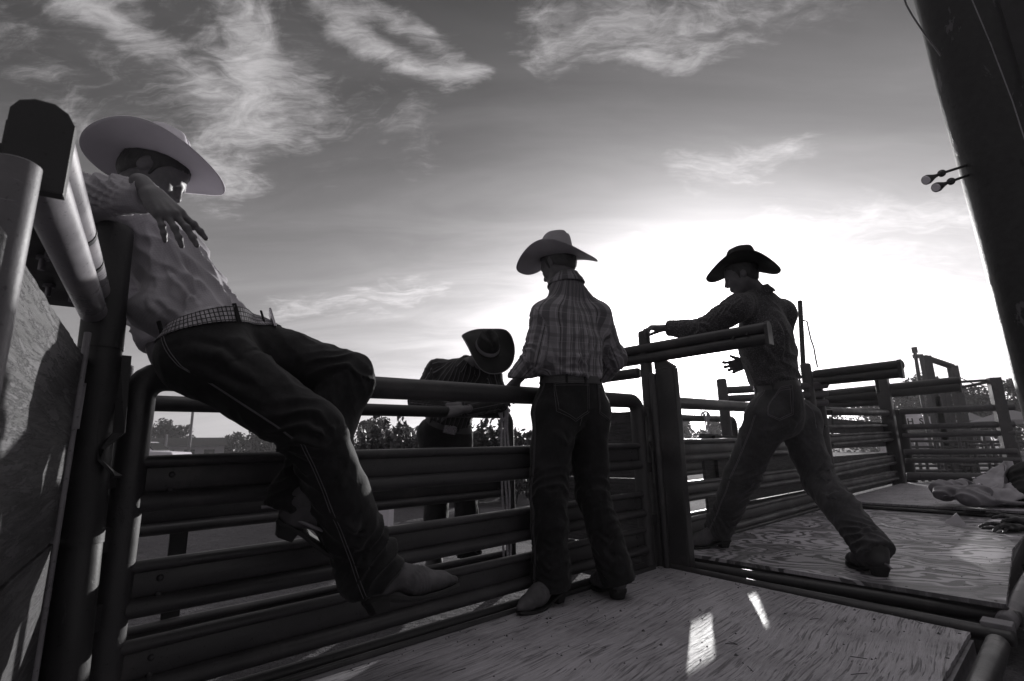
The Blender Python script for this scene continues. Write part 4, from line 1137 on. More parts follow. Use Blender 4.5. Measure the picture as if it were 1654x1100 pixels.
def belt_obj(sdf, c, up, x, y, mat, parent, h=.036, off=.004, rad=(.2, .16), studs=None):
    up = unit(up); x = unit(x - up * (x @ up)); y = np.cross(up, x)
    n = 90; V = []
    for k, (zz_, o_) in enumerate(((-h / 2, .0), (-h / 2, off), (h / 2, off), (h / 2, 0))):
        P = np.array([c + x * math.cos(2 * math.pi * j / n) * rad[0] + y * math.sin(2 * math.pi * j / n) * rad[1] + up * zz_ for j in range(n)])
        # keep the height, find the radius
        A0 = P.copy(); ctr = c + up * zz_; dirs = P - ctr; L = np.linalg.norm(dirs, axis=1); dirs /= L[:, None]
        lo_, hi_ = np.zeros(n) + .03, np.full(n, .32)
        for _ in range(18):
            md = (lo_ + hi_) / 2; inside = sdf.eval(ctr + dirs * md[:, None]) < 0
            lo_ = np.where(inside, md, lo_); hi_ = np.where(inside, hi_, md)
        V += list(ctr + dirs * (lo_ + o_)[:, None])
    Fc = [[i * n + j, i * n + (j + 1) % n, ((i + 1) % 4) * n + (j + 1) % n, ((i + 1) % 4) * n + j] for i in range(4) for j in range(n)]
    mb = MB(); mb.add(V, Fc)
    o = mb.build('belt', mat, parent)
    ar_ = np.cumsum(np.linalg.norm(np.diff(np.array(V[n:2 * n]), axis=0, prepend=np.array(V[n:n + 1])), axis=1))
    for k_, val in (('gu', np.tile(ar_, 4)), ('gv', np.repeat([-h / 2, -h / 2, h / 2, h / 2], n))):
        at_ = o.data.attributes.new(k_, 'FLOAT', 'POINT'); at_.data.foreach_set('value', np.asarray(val, dtype=np.float32))
    return o, np.array(V[n:2 * n]), np.array(V[2 * n:3 * n])
def collar(mb, c, up, fwd, r, h, open_=.35, lean=.25, flare=.012):
    """shirt collar: standing band folded over"""
    up = unit(up); fwd = unit(fwd - up * (fwd @ up)); sd = np.cross(up, fwd); n = 36
    h *= .8
    rows = [(-.012, .016), (h * .55, .002), (h, -.004), (h + .004, .003), (h * .55, .014), (h * .1, .027), (-.018, .037)]
    V = []
    for z, o_ in rows:
        for j in range(n + 1):
            t = open_ + (2 * math.pi - 2 * open_) * j / n
            e_ = z + (.0 if z > h * .5 else -.018 * max(0, math.cos(t)) ** 2)
            V.append(c + (fwd * math.cos(t) * 1.05 + sd * math.sin(t)) * (r + o_) + up * e_ - fwd * lean * e_ * .3)
    mb.attrs = {'gu': [r * 2 * math.pi * (j / n) for _ in rows for j in range(n + 1)], 'gv': [z for z, o_ in rows for j in range(n + 1)]}
    mb.add(V, [[i * (n + 1) + j, i * (n + 1) + j + 1, (i + 1) * (n + 1) + j + 1, (i + 1) * (n + 1) + j] for i in range(len(rows) - 1) for j in range(n)])
# cloth, leather, skin ------------------------------------------------------------------------------
def attr(B_, n): a = B_.new('ShaderNodeAttribute', attribute_name=n); return a.outputs['Fac']
def denim(name, v):
    m, B_, bs = new_mat(name, .88, 0, .25)
    co = obco(B_); u, w_ = attr(B_, 'gu'), attr(B_, 'gv')
    wear = B_.noise(co, 7, 4, .6); sl_ = B_.noise(B_.mapping(co, scale=(1, 1, .55)), 70, 4, .7); fn = B_.noise(co, 420, 2, .6)
    c = B_.ramp(wear, [(.3, v * .7), (.52, v), (.72, v * 1.7)])
    c = B_.mix(B_.rng(sl_, .45, .75, 0, .35), c, (v * 2.0, v * 2.2, v * 2.3, 1))
    B_.nt.links.new(tintc(B_, c), bs.inputs['Base Color'])
    cr = B_.noise(B_.mapping(co, scale=(1, 1, 1.5)), 17, 5, .62, .9)
    bump(B_, bs, B_.m('ADD', B_.m('MULTIPLY', fn, .35), B_.m('MULTIPLY', cr, 1.0)), .5, .005)
    bs.inputs['Sheen Weight'].default_value = .12; bs.inputs['Sheen Roughness'].default_value = .5
    return m
def shirt_mat(name, kind, v):
    m, B_, bs = new_mat(name, .82, 0, .25)
    co = obco(B_); u, w_ = attr(B_, 'gu'), attr(B_, 'gv')
    fn = B_.noise(co, 380, 2, .6); n1 = B_.noise(co, 9, 4, .6)
    base_ = B_.ramp(n1, [(.3, v * .88), (.7, v * 1.1)])
    def stripe(x, period, width, soft=.04, ph=0.0):
        t = B_.m('ABSOLUTE', B_.m('SUBTRACT', B_.m('FRACT', B_.m('ADD', B_.m('DIVIDE', x, period), ph)), .5))
        return B_.rng(t, width / 2 + soft, width / 2, 0, 1)
    if kind == 'pale':
        c = B_.mix(B_.m('MULTIPLY', stripe(w_, .0075, .3, .15), .16), base_, (v * .5, v * .5, v * .52, 1))
        c = B_.mix(B_.m('MULTIPLY', stripe(u, .0075, .3, .15), .14), c, (v * .5, v * .5, v * .52, 1))
    elif kind == 'plaid':
        c = base_
        c = B_.mix(B_.m('MULTIPLY', stripe(u, .062, .34, .03), .75), c, (v * .32, v * .32, v * .33, 1))
        c = B_.mix(B_.m('MULTIPLY', stripe(u, .062, .06, .02, .36), .9), c, (v * .22, v * .22, v * .22, 1))
        c = B_.mix(B_.m('MULTIPLY', stripe(u, .062, .035, .02, .52), .5), c, (v * 1.7, v * 1.7, v * 1.7, 1))
        c = B_.mix(B_.m('MULTIPLY', stripe(w_, .075, .22, .03), .42), c, (v * .32, v * .32, v * .33, 1))
        c = B_.mix(B_.m('MULTIPLY', stripe(w_, .075, .03, .02, .4), .3), c, (v * 1.6, v * 1.6, v * 1.6, 1))
    elif kind == 'speckle':
        sp = B_.noise(co, 130, 2, .5)
        c = B_.mix(B_.rng(sp, .54, .62, 0, .8), base_, (v * 2.6, v * 2.6, v * 2.6, 1))
        c = B_.mix(B_.rng(sp, .40, .34, 0, .7), c, (v * .35, v * .35, v * .35, 1))
    else:
        c = B_.mix(stripe(u, .040, .10, .03), base_, (v * 7, v * 7, v * 7, 1))
        c = B_.mix(B_.m('MULTIPLY', stripe(u, .040, .05, .03, .3), .5), c, (v * 5, v * 5, v * 5, 1))
    B_.nt.links.new(tintc(B_, c), bs.inputs['Base Color'])
    cr = B_.noise(co, 22, 4, .55, .9)
    bump(B_, bs, B_.m('ADD', B_.m('MULTIPLY', fn, .2), cr), .45, .005)
    bs.inputs['Sheen Weight'].default_value = .15; bs.inputs['Sheen Roughness'].default_value = .5
    return m
M['denim'] = denim('dark_denim', .016)
M['denim_light'] = denim('faded_denim', .052)
M['stitch'] = simple('seam_stitching', .12, .9, 0, .3, 200, .3, 300)
M['stitch_light'] = simple('pale_seam_stitching', .22, .9, 0, .3, 200, .3, 300)
M['shirt_pale'] = shirt_mat('pale_striped_shirt', 'pale', .39)
M['shirt_plaid'] = shirt_mat('plaid_shirt', 'plaid', .27)
M['shirt_speck'] = shirt_mat('speckled_shirt', 'speckle', .06)
M['shirt_dark'] = shirt_mat('dark_striped_shirt', 'stripe', .02)
def skin_mat():
    m, B_, bs = new_mat('skin', .5, 0, .4)
    co = obco(B_); n1 = B_.noise(co, 28, 5, .6); n2 = B_.noise(co, 260, 3, .6)
    B_.nt.links.new(tintc(B_, B_.ramp(n1, [(.3, .09), (.7, .14)])), bs.inputs['Base Color'])
    bs.inputs['Subsurface Weight'].default_value = .08; bs.inputs['Subsurface Radius'].default_value = (.01, .006, .004)
    bump(B_, bs, n2, .25, .001); return m
M['skin'] = skin_mat()
M['hair'] = simple('dark_hair', .035, .55, 0, .4, 60, .5, 200)
M['felt_white'] = simple('white_hat_felt', .70, .85, 0, .08, 5, .2, 240)
M['straw'] = simple('pale_straw', .34, .75, 0, .12, 14, .7, 260)
M['felt_black'] = simple('black_hat_felt', .010, .85, 0, .2, 8, .2, 240)
M['band_dark'] = simple('dark_hat_band', .04, .6); M['band_pale'] = simple('pale_hat_band', .5, .7)
M['cord'] = simple('pale_brim_edge', .16, .7)
M['leather'] = simple('brown_leather', .08, .62, 0, .4, 16, .5, 120)
M['leather_rough'] = simple('roughout_boot_leather', .085, .8, 0, .5, 16, .9, 90)
M['leather_dark'] = simple('dark_boot_leather', .045, .5, 0, .3, 24, .4, 120)
M['sole'] = simple('boot_sole', .018, .7, 0, .3)
M['belt_dark'] = simple('dark_belt', .05, .5, 0, .3, 60, .6, 200)
M['buckle'] = simple('belt_buckle', .5, .25, .9, .2, 30, .3, 80)
def belt_studded():
    m, B_, bs = new_mat('tooled_studded_belt', .45, 0, .5)
    u, w_ = attr(B_, 'gu'), attr(B_, 'gv')
    fu = B_.m('ABSOLUTE', B_.m('SUBTRACT', B_.m('FRACT', B_.m('DIVIDE', u, .0125)), .5)); fv = B_.m('ABSOLUTE', B_.m('SUBTRACT', B_.m('FRACT', B_.m('ADD', B_.m('DIVIDE', w_, .0135), .5)), .5))
    plate = B_.m('MULTIPLY', B_.rng(fu, .40, .33), B_.rng(fv, .42, .35)); nz = B_.noise(obco(B_), 55, 3, .6)
    c = B_.mix(plate, (.03, .03, .03, 1), B_.ramp(nz, [(.3, .22), (.7, .62)]))
    B_.nt.links.new(tintc(B_, c), bs.inputs['Base Color']); bump(B_, bs, plate, .8, .003); return m
M['belt_stud'] = belt_studded()

# ------------------------------------------------------------------ people
def torso(S, hL, hR, sL, sR, neck, fwd, k=1.0, chest=(.118, .172), waist=(.108, .145), hip=.098, belly=.0, shr=.062, trap=.056, trap_up=.0):
    ch_, cs_ = (hL + hR) / 2, (sL + sR) / 2
    up = unit(cs_ - ch_ + (neck - cs_) * .3); side = unit(unit(sL - sR) + unit(hL - hR) * .3); fwd = unit(fwd - up * (fwd @ up))
    L = np.linalg.norm(cs_ - ch_); R = np.stack([fwd, unit(np.cross(up, fwd)), up])
    S.cone(hL, hR, hip * k, hip * k, .05)
    S.ell(ch_ + up * L * .30 + fwd * belly, np.array((waist[0], waist[1], L * .34)) * k, R, .08)
    S.ell(ch_ + up * L * .68 + fwd * .008, np.array((chest[0], chest[1], L * .40)) * k, R, .08)
    S.cone(sL, sR, shr * k, shr * k, .06)
    S.cone(neck, (sL * .7 + cs_ * .3) + up * trap_up, trap * k, .054 * k, .06); S.cone(neck, (sR * .7 + cs_ * .3) + up * trap_up, trap * k, .054 * k, .06)
    return ch_, cs_, up, R
def limb_dir(a, b_): return unit(np.asarray(b_) - np.asarray(a))
def add_buckle(mb, c, x, y, n, w=.05, h=.036):
    mb.box(c + n * .004, [x, y, n], (w, h, .004))
def person(label, base, J, spec):
    g = empty('person', base, label, 'person')
    J = {k: np.asarray(v, float) for k, v in J.items()}
    fw = unit(spec['fwd'])
    # body: trunk and limbs (coarse, under the clothes), head and hands fine
    core = SDF()
    ch_, cs_, up, R = torso(core, J['hL'], J['hR'], J['sL'], J['sR'], J['neck'], fw, .86, *spec.get('tor', ()))
    for q in 'LR':
        core.chain([J['s' + q], J['e' + q], J['w' + q]], [.047, .036, .026], .03)
        core.chain([J['h' + q], J['k' + q], J['a' + q]], [.078, .052, .036], .04)
    Rh = rotm(spec['face'], spec['headup'])
    hs = spec.get('hs', 1.0)
    hd, hw = head_sdf(J['head'], Rh, hs, (J['neck'] - up * .02, .057, .066))
    hands = []
    for q in 'LR':
        H = SDF(); hand(H, J['w' + q], *spec['hand' + q]); hands.append((H, .0030))
    multi_mesh('body', [(core, .012), (hd, .0036)] + hands, M['skin'], g)
    hair_obj(J['head'], Rh, hs, M['hair'], g)
    hat_c = hw(spec.get('hat_at', (-.004, 0, .062))); Rt = rotm(*spec['hat_axes']) if 'hat_axes' in spec else Rh
    hat_obj(hat_c, Rt, parent=g, **spec['hat'])
    # shirt
    sh = SDF(); tk = spec.get('shirt_k', 1.06)
    torso(sh, J['hL'], J['hR'], J['sL'], J['sR'], J['neck'] - up * .030, fw, tk, *spec.get('tor', ()), trap=spec.get('trap', .066), trap_up=spec.get('trap_up', .02))
    ar = spec.get('arm', (.070, .060, .052, .045))
    for q in 'LR':
        s_, e_, w_ = J['s' + q], J['e' + q], J['w' + q]
        sh.cone(s_, e_, ar[0], ar[1], .045); m_ = e_ + (w_ - e_) * .93
        sh.cone(e_, m_, ar[1], ar[2] * .86, .03); sh.cone(m_ - (w_ - e_) * .16, m_, ar[3], ar[3], .012)
        sh.cut(m_ + limb_dir(e_, w_) * .004, limb_dir(e_, w_), .075)
    for o in spec.get('shirt_more', ()): sh.ops.append(o) if isinstance(o, tuple) else o(sh)
    wc = ch_ + up * spec.get('belt_h', .11); wn = unit(spec.get('belt_n', up))
    sh.cut(wc + wn * (spec.get('belt_w', .036) / 2 - .013), -wn, .34)
    sh.sub(J['neck'] + up * .065, (.060, .060, .07), R, .01)
    chs = [Chain([ch_ - up * .1, cs_ + up * .1], fw, .17)]
    for q in 'LR': chs.append(Chain([J['s' + q], J['e' + q], J['w' + q]], spec.get('armfront', -fw), .06))
    Lt = np.linalg.norm(cs_ - ch_)
    la = [np.linalg.norm(J['e' + q] - J['s' + q]) for q in 'LR']
    fo = [(0, .13 + spec.get('belt_h', .11), .07, .010, 9, .05, math.pi), (0, .1 + Lt * .55, .16, .006, 7, .35, math.pi * .8)]
    for i in (1, 2):
        l_ = la[i - 1]
        fo += [(i, l_, .07, .0085, 22, .10, 0), (i, .06, .07, .006, 15, .3, 1), (i, l_ + .16, .07, .006, 24, .08, 2), (i, l_ * .5, .1, .004, 14, .5, 1)]
    cloth('shirt', sh, spec.get('shirt_h', .0062), spec['shirt'], g, chs, fo + list(spec.get('shirt_folds', ())), spec.get('shirt_gen', (.006, 8, .003, 20)), seed=spec.get('seed', 1), creases=spec.get('shirt_creases', ()))
    cb = MB(); collar(cb, J['neck'] + up * .002 + up * spec.get('collar_up', 0), unit(up * 1.0 + unit(J['head'] - J['neck']) * .25), fw, spec.get('collar_r', .062), .045)
    co_ = mesh_obj('collar', cb.V, cb.F, spec['shirt'], g, True, cb.attrs); co_.modifiers.new('s', 'SOLIDIFY').thickness = .003
    # jeans
    je = SDF(); jr = spec['legs']
    je.cone(J['hL'], J['hR'], spec.get('hipr', .118), spec.get('hipr', .118), .05)
    bh = spec.get('belt_h', .11); je.ell(ch_ + up * bh * .6, np.array(spec.get('waistr', (.128, .168, .12))) * [1, 1, (bh * .9 + .03) / .12], np.stack([R[0], unit(unit(J['hL'] - J['hR']) - up * (unit(J['hL'] - J['hR']) @ up)), up]), .06)
    if 'seat' in spec:
        for q in 'LR': je.ell(J['h' + q] + spec['seat'], (.098, .092, .10), R, .05)
    for q in 'LR':
        h_, k_, a_ = J['h' + q], J['k' + q], J['a' + q]; r0, r1, r2, r3 = jr[q]
        m_ = k_ + (a_ - k_) * .45
        je.cone(h_, k_, r0, r1, .045); je.cone(k_, m_, r1, r2, .03); je.cone(m_, a_, r2, r3, .03)
        hn = spec.get('hem' + q, limb_dir(k_, a_))
        je.cone(a_ - limb_dir(k_, a_) * .03, a_ + limb_dir(k_, a_) * .05, r3, r3 * 1.05, .02)
        je.cut(a_ + limb_dir(k_, a_) * spec.get('hem_drop', .055), hn, .16)
    je.cut(wc + wn * (spec.get('belt_w', .036) / 2 - .003), wn, .34)
    ch2 = [Chain([J['h' + q], J['k' + q], J['a' + q], J['a' + q] + limb_dir(J['k' + q], J['a' + q]) * .1], fw, .09) for q in 'LR'] + [Chain([J['hL'], J['hR']], up, .14)]
    fo2 = []
    for i, q in enumerate('LR'):
        lt, ls = np.linalg.norm(J['k' + q] - J['h' + q]), np.linalg.norm(J['a' + q] - J['k' + q])
        kb = spec.get('bend' + q, .5)
        fo2 += [(i, lt - .02, .09, .007 * (.5 + kb), 17, .10, math.pi), (i, lt + .10, .12, .006, 12, .12, math.pi), (i, .06, .11, .005 * (.4 + kb), 7, .10, .3), (i, lt * .5, .15, .003, 8, .2, 0),
                (i, lt + ls * .92, .10, .012, 19, .09, 0), (i, lt + ls * .6, .12, .006, 11, .12, math.pi)]
    cloth('jeans', je, .0062, spec['denim'], g, ch2, fo2, (.005, 8, .003, 19), seed=spec.get('seed', 1) + 40, calm=(wc - wn * .008, wn, .03), creases=spec.get('jean_creases', ()))
    # outseams and pockets
    mb = MB()
    for q in 'LR':
        sd = unit(J['h' + q] - J['h' + ('R' if q == 'L' else 'L')])
        for off in (0, .010):
            pts = [wc + sd * .19, J['h' + q] + sd * .13, (J['h' + q] + J['k' + q]) / 2 + sd * .11, J['k' + q] + sd * .1, (J['k' + q] + J['a' + q]) / 2 + sd * .1, J['a' + q] + sd * .09 + limb_dir(J['k' + q], J['a' + q]) * .03]
            seam(mb, je, [p - fw * off for p in pts], .0035, .0013, 90)
        pk = spec.get('pocket', {}).get(q); ps = spec.get('pocket_k', 1.0)
        if pk:
            c_, x_, y_ = pk; ol = [(x * ps, y * ps) for x, y in ((-.072, .075), (.072, .075), (.070, -.055), (0, -.088), (-.070, -.055))]
            oo = []
            for i in range(5):
                a_, b_ = np.array(ol[i]), np.array(ol[(i + 1) % 5]); oo += [a_ + (b_ - a_) * t / 8 for t in range(8)]
            V, Fc = patch(je, c_, x_, y_, oo, .0052); mp = MB().add(V, Fc); mp.build('back_pocket', spec['denim'], g)
            for f in (1.0, .9):
                Q = project(je, np.array([c_ + x_ * p[0] * f + y_ * p[1] * f for p in oo + oo[:1]]), .0065); mb.tube(Q, .0011, 5)
            if f:
                Q = project(je, np.array([c_ + x_ * t + y_ * .058 * ps for t in np.linspace(-.07 * ps, .07 * ps, 12)]), .0065); mb.tube(Q, .0011, 5)
    if spec.get('back_seam'):
        seam(mb, je, [wc - fw * .2, ch_ - fw * .2, ch_ - fw * .16 - up * .1], .003, .0013, 40)
    mb.build('seam', spec.get('stitch', M['stitch']), g)
    bt, lo_, hi_ = belt_obj(je, wc - wn * .008, wn, R[0], R[1], spec['belt'], g, spec.get('belt_w', .036), .0065)
    for j in spec.get('loops', range(8, 90, 13)):
        a_, b_ = lo_[j], hi_[j]; o_ = unit((a_ + b_) / 2 - wc); t_ = unit(np.cross(wn, o_))
        MB().box((a_ + b_) / 2 + o_ * .002, [t_, wn, o_], (.006, spec.get('belt_w', .036) / 2 + .009, .003)).build('belt_loop', spec['denim'], g, smooth=False, bevel=.001)
    bm_ = MB(); i0 = 0; c_ = (lo_[0] + hi_[0]) / 2; o_ = unit(c_ - wc)
    bm_.box(c_ + o_ * .004, [unit(np.cross(wn, o_)), wn, o_], (.048, .034, .004)); bm_.build('buckle', M['buckle'], g, smooth=False, bevel=.003)
    for bt_ in spec['boots']: boot_obj(*bt_[0], parent=g, **bt_[1])
    return g, sh, je

def bent(k): return [(k, k, k * .7)] * 4
# --- the man in the plaid shirt, standing with his back to us
Y2 = 2.64
hL2 = onz(899, 973); tL2 = onz(822, 1001); hR2 = onz(997, 966)
def ln(Y, *p): return [at(x, y, Y) for x, y in p]
fw2 = unit((-.38, .92, -.05))
J2 = dict(hL=at(896, 668, 2.62), hR=at(952, 668, 2.72), kL=at(886, 792, 2.60), kR=at(957, 795, 2.72), aL=hL2 + Z * .13 + unit(tL2 - hL2) * .035, aR=hR2 + Z * .13,
          sL=at(883, 510, 2.55), sR=at(963, 512, 2.70), eL=at(868, 577, 2.54), eR=at(990, 577, 2.80), wL=at(833, 617, 2.72), wR=at(972, 607, 2.98),
          neck=at(914, 455, 2.64), head=at(901, 428, 2.66))
J2['hR'] = at(948, 668, 2.72)
S2 = dict(fwd=fw2, face=(-.68, .65, -.36), headup=(-.2, .15, .95), hs=1.0, seed=3, trap=.070, trap_up=.045, hat_at=(-.008, 0, .040), hat_axes=((-.88, .45, .05), (.02, -.12, 1)), tor=((.122, .178), (.112, .150), .10),
    handL=((-.45, .75, -.35), (-.5, -.3, .8), (.7, .5, .3), [(.5, .6, .4)] * 4, .08), handR=((-.8, .5, -.3), (.2, .3, .9), (-.3, -.6, .2), [(.5, .6, .4)] * 4, .08),
    hat=dict(mat=M['straw'], band_mat=M['band_dark'], A=.225, Bw=.21, curl=.060, dip=.03, front_dip=.055, pull=.15, crown_h=.142, seed=1),
    shirt=M['shirt_plaid'], denim=M['denim'], belt=M['belt_dark'], legs=dict(L=(.108, .094, .086, .090), R=(.106, .084, .080, .080)), hipr=.112, waistr=(.125, .165, .12),
    arm=(.078, .074, .062, .048), belt_h=.178, pocket=dict(L=(at(922, 645, 2.56), unit((1, .2, 0)), Z), R=(at(985, 648, 2.64), unit((.8, .6, 0)), Z)), shirt_folds=[(0, .30, .10, .010, 8, .1, math.pi)], pocket_k=1.15,
    shirt_creases=[(ln(2.5, (958, 520), (962, 560), (952, 598)), .010, .012), (ln(2.5, (900, 596), (925, 588), (955, 596)), .011, .011), (ln(2.5, (885, 560), (893, 585), (910, 602)), .010, .012),
        (ln(2.4, (858, 520), (868, 555), (862, 590)), .009, .011), (ln(2.4, (868, 585), (852, 594), (842, 600)), .010, .010), (ln(2.5, (940, 575), (958, 590), (966, 606)), .011, .011), (ln(2.6, (985, 545), (992, 570), (985, 590)), .010, .011)],
    jean_creases=[(ln(2.45, (868, 790), (890, 800), (912, 792)), .008, .011), (ln(2.45, (866, 925), (885, 934), (905, 926)), .011, .011), (ln(2.45, (868, 900), (888, 905), (908, 898)), .009, .010), (ln(2.55, (962, 880), (985, 892), (1006, 884)), .010, .011),
        (ln(2.55, (966, 905), (990, 916), (1012, 908)), .011, .011), (ln(2.5, (900, 700), (922, 716), (940, 712)), .009, .013), (ln(2.5, (960, 700), (950, 725), (940, 745)), .008, .012)], bendL=.2, bendR=.3, back_seam=True, armfront=(-.6, -.5, 0),
    boots=[((hL2, tL2 - hL2, Z), dict(lean=J2['kL'] - J2['aL'], mats=(M['leather_rough'], M['sole']), s=1.12, shaft=.2)), ((hR2, (-.30, .92, 0), Z), dict(lean=J2['kR'] - J2['aR'], mats=(M['leather_rough'], M['sole']), s=1.12, shaft=.2))])
# --- the striding man with the black hat
fw3 = unit((-.88, .42, -.1))
fL3, tL3 = onz(1168, 884, Z2), onz(1112, 886, Z2)
fR3, tR3 = onz(1421, 930, Z2), onz(1356, 906, Z2)
J3 = dict(hL=at(1241, 672, 3.28), hR=at(1284, 674, 3.42), kL=at(1199, 768, 3.42), kR=at(1325, 778, 3.24), aL=fL3 + Z * .13 + unit(tL3 - fL3) * .01, aR=fR3 + Z * .125 + unit(tR3 - fR3) * .015,
          sL=at(1190, 497, 3.14), sR=at(1264, 506, 3.40), eL=at(1138, 533, 3.27), eR=at(1250, 586, 3.52), wL=at(1075, 530, 3.42), wR=at(1204, 586, 3.60),
          neck=at(1225, 474, 3.30), head=at(1196, 446, 3.26))
S3 = dict(fwd=fw3, face=(-.88, .34, -.30), headup=(-.28, .05, .96), hs=1.0, seed=8, tor=((.158, .212), (.142, .188), .108),
    handL=((-.97, .05, .05), (.0, -.1, 1), (0, .9, .1), [(.5, .75, .5)] * 4, .10), handR=((-.88, -.1, -.25), (0, 1, 0), (-.4, .0, .9), [(.25, .5, .35), (.35, .6, .4), (.45, .65, .4), (.55, .7, .4)], .16, (.5, .5, .4), 1.12),
    hat=dict(mat=M['felt_black'], band_mat=M['band_dark'], A=.228, Bw=.205, curl=.040, dip=.060, front_dip=.058, pull=.08, crown_h=.130, taper=.95, seed=2), hat_at=(-.032, 0, .056), hat_axes=((-.90, .42, .01), (.01, .06, 1)),
    shirt=M['shirt_speck'], denim=M['denim_light'], belt=M['belt_dark'], legs=dict(L=(.122, .104, .090, .088), R=(.118, .096, .086, .084)), hipr=.125, waistr=(.135, .175, .13),
    shirt_creases=[(ln(3.0, (1270, 500), (1285, 540), (1280, 580)), .013, .014), (ln(3.0, (1215, 540), (1235, 570), (1265, 590)), .012, .014), (ln(3.0, (1205, 590), (1235, 602), (1275, 596)), .013, .012), (ln(3.0, (1160, 505), (1175, 520), (1190, 530)), .011, .012), (ln(3.0, (1110, 522), (1120, 530), (1128, 540)), .011, .011)],
    jean_creases=[(ln(3.0, (1172, 760), (1190, 775), (1212, 768)), .011, .013), (ln(3.0, (1295, 770), (1320, 785), (1345, 778)), .012, .013), (ln(3.0, (1300, 735), (1318, 748), (1328, 742)), .011, .013), (ln(2.8, (1375, 868), (1400, 872), (1425, 862)), .012, .012), (ln(2.8, (1365, 850), (1390, 850), (1415, 842)), .010, .012), (ln(3.0, (1240, 715), (1262, 720), (1290, 710)), .012, .014), (ln(3.3, (1145, 845), (1160, 850), (1180, 842)), .011, .011)],
    arm=(.086, .074, .058, .046), trap_up=.035, belt_h=.215, hem_drop=.035, bendL=.7, bendR=.5, back_seam=True, stitch=M['stitch_light'], armfront=(0, -1, 0), seat=np.array([.05, -.03, -.03]), pocket=dict(L=(at(1258, 650, 3.10), unit((1, .25, 0)), Z)), pocket_k=1.3,
    boots=[((fL3, tL3 - fL3, Z), dict(lean=J3['kL'] - J3['aL'], mats=(M['leather_rough'], M['sole']), s=1.12, shaft=.22)), ((fR3, tR3 - fR3, Z), dict(lean=J3['kR'] - J3['aR'], mats=(M['leather_dark'], M['sole']), s=1.12, shaft=.2, spur=True))])
# --- the man bending over the rear fence
fw4 = unit((.25, -.85, -.15))
J4 = dict(hL=at(738, 700, 3.98), hR=at(700, 700, 3.98), kL=at(752, 790, 3.96), kR=at(706, 790, 3.96), aL=at(757, 885, 3.98), aR=at(702, 885, 3.98),
          sL=at(792, 604, 3.72), sR=at(706, 597, 3.80), eL=at(806, 650, 3.66), eR=at(676, 648, 3.72), wL=at(745, 662, 3.40), wR=at(738, 656, 3.46),
          neck=at(757, 590, 3.68), head=at(786, 572, 3.60))
S4 = dict(fwd=fw4, face=(.38, -.42, -.80), headup=(.16, -.80, .55), hs=1.0, seed=12, tor=((.12, .175), (.11, .15), .10),
    handL=((-.95, .1, -.12), (.1, -.6, .8), (0, .4, .8), bent(.35), .08), handR=((.95, .1, -.10), (.1, -.6, .8), (0, .4, .8), bent(.35), .08),
    hat=dict(mat=M['felt_black'], band_mat=M['cord'], A=.215, Bw=.205, curl=.085, dip=.03, pull=.4, crown_h=.12, cord=M['cord'], seed=4),
    shirt=M['shirt_dark'], denim=M['denim'], belt=M['belt_dark'], legs=dict(L=(.105, .09, .082, .085), R=(.105, .09, .082, .085)), hipr=.115, waistr=(.125, .165, .12),
    arm=(.078, .068, .058, .048), belt_h=.115, armfront=(0, -1, 0),
    boots=[((at(757, 885, 3.98) * [1, 1, 0] + Z * GZ, (.3, -.9, 0), Z), dict(mats=(M['leather'], M['sole']), s=1.12, shaft=.25)), ((at(702, 885, 3.98) * [1, 1, 0] + Z * GZ, (-.1, -.95, 0), Z), dict(mats=(M['leather'], M['sole']), s=1.12, shaft=.25))])
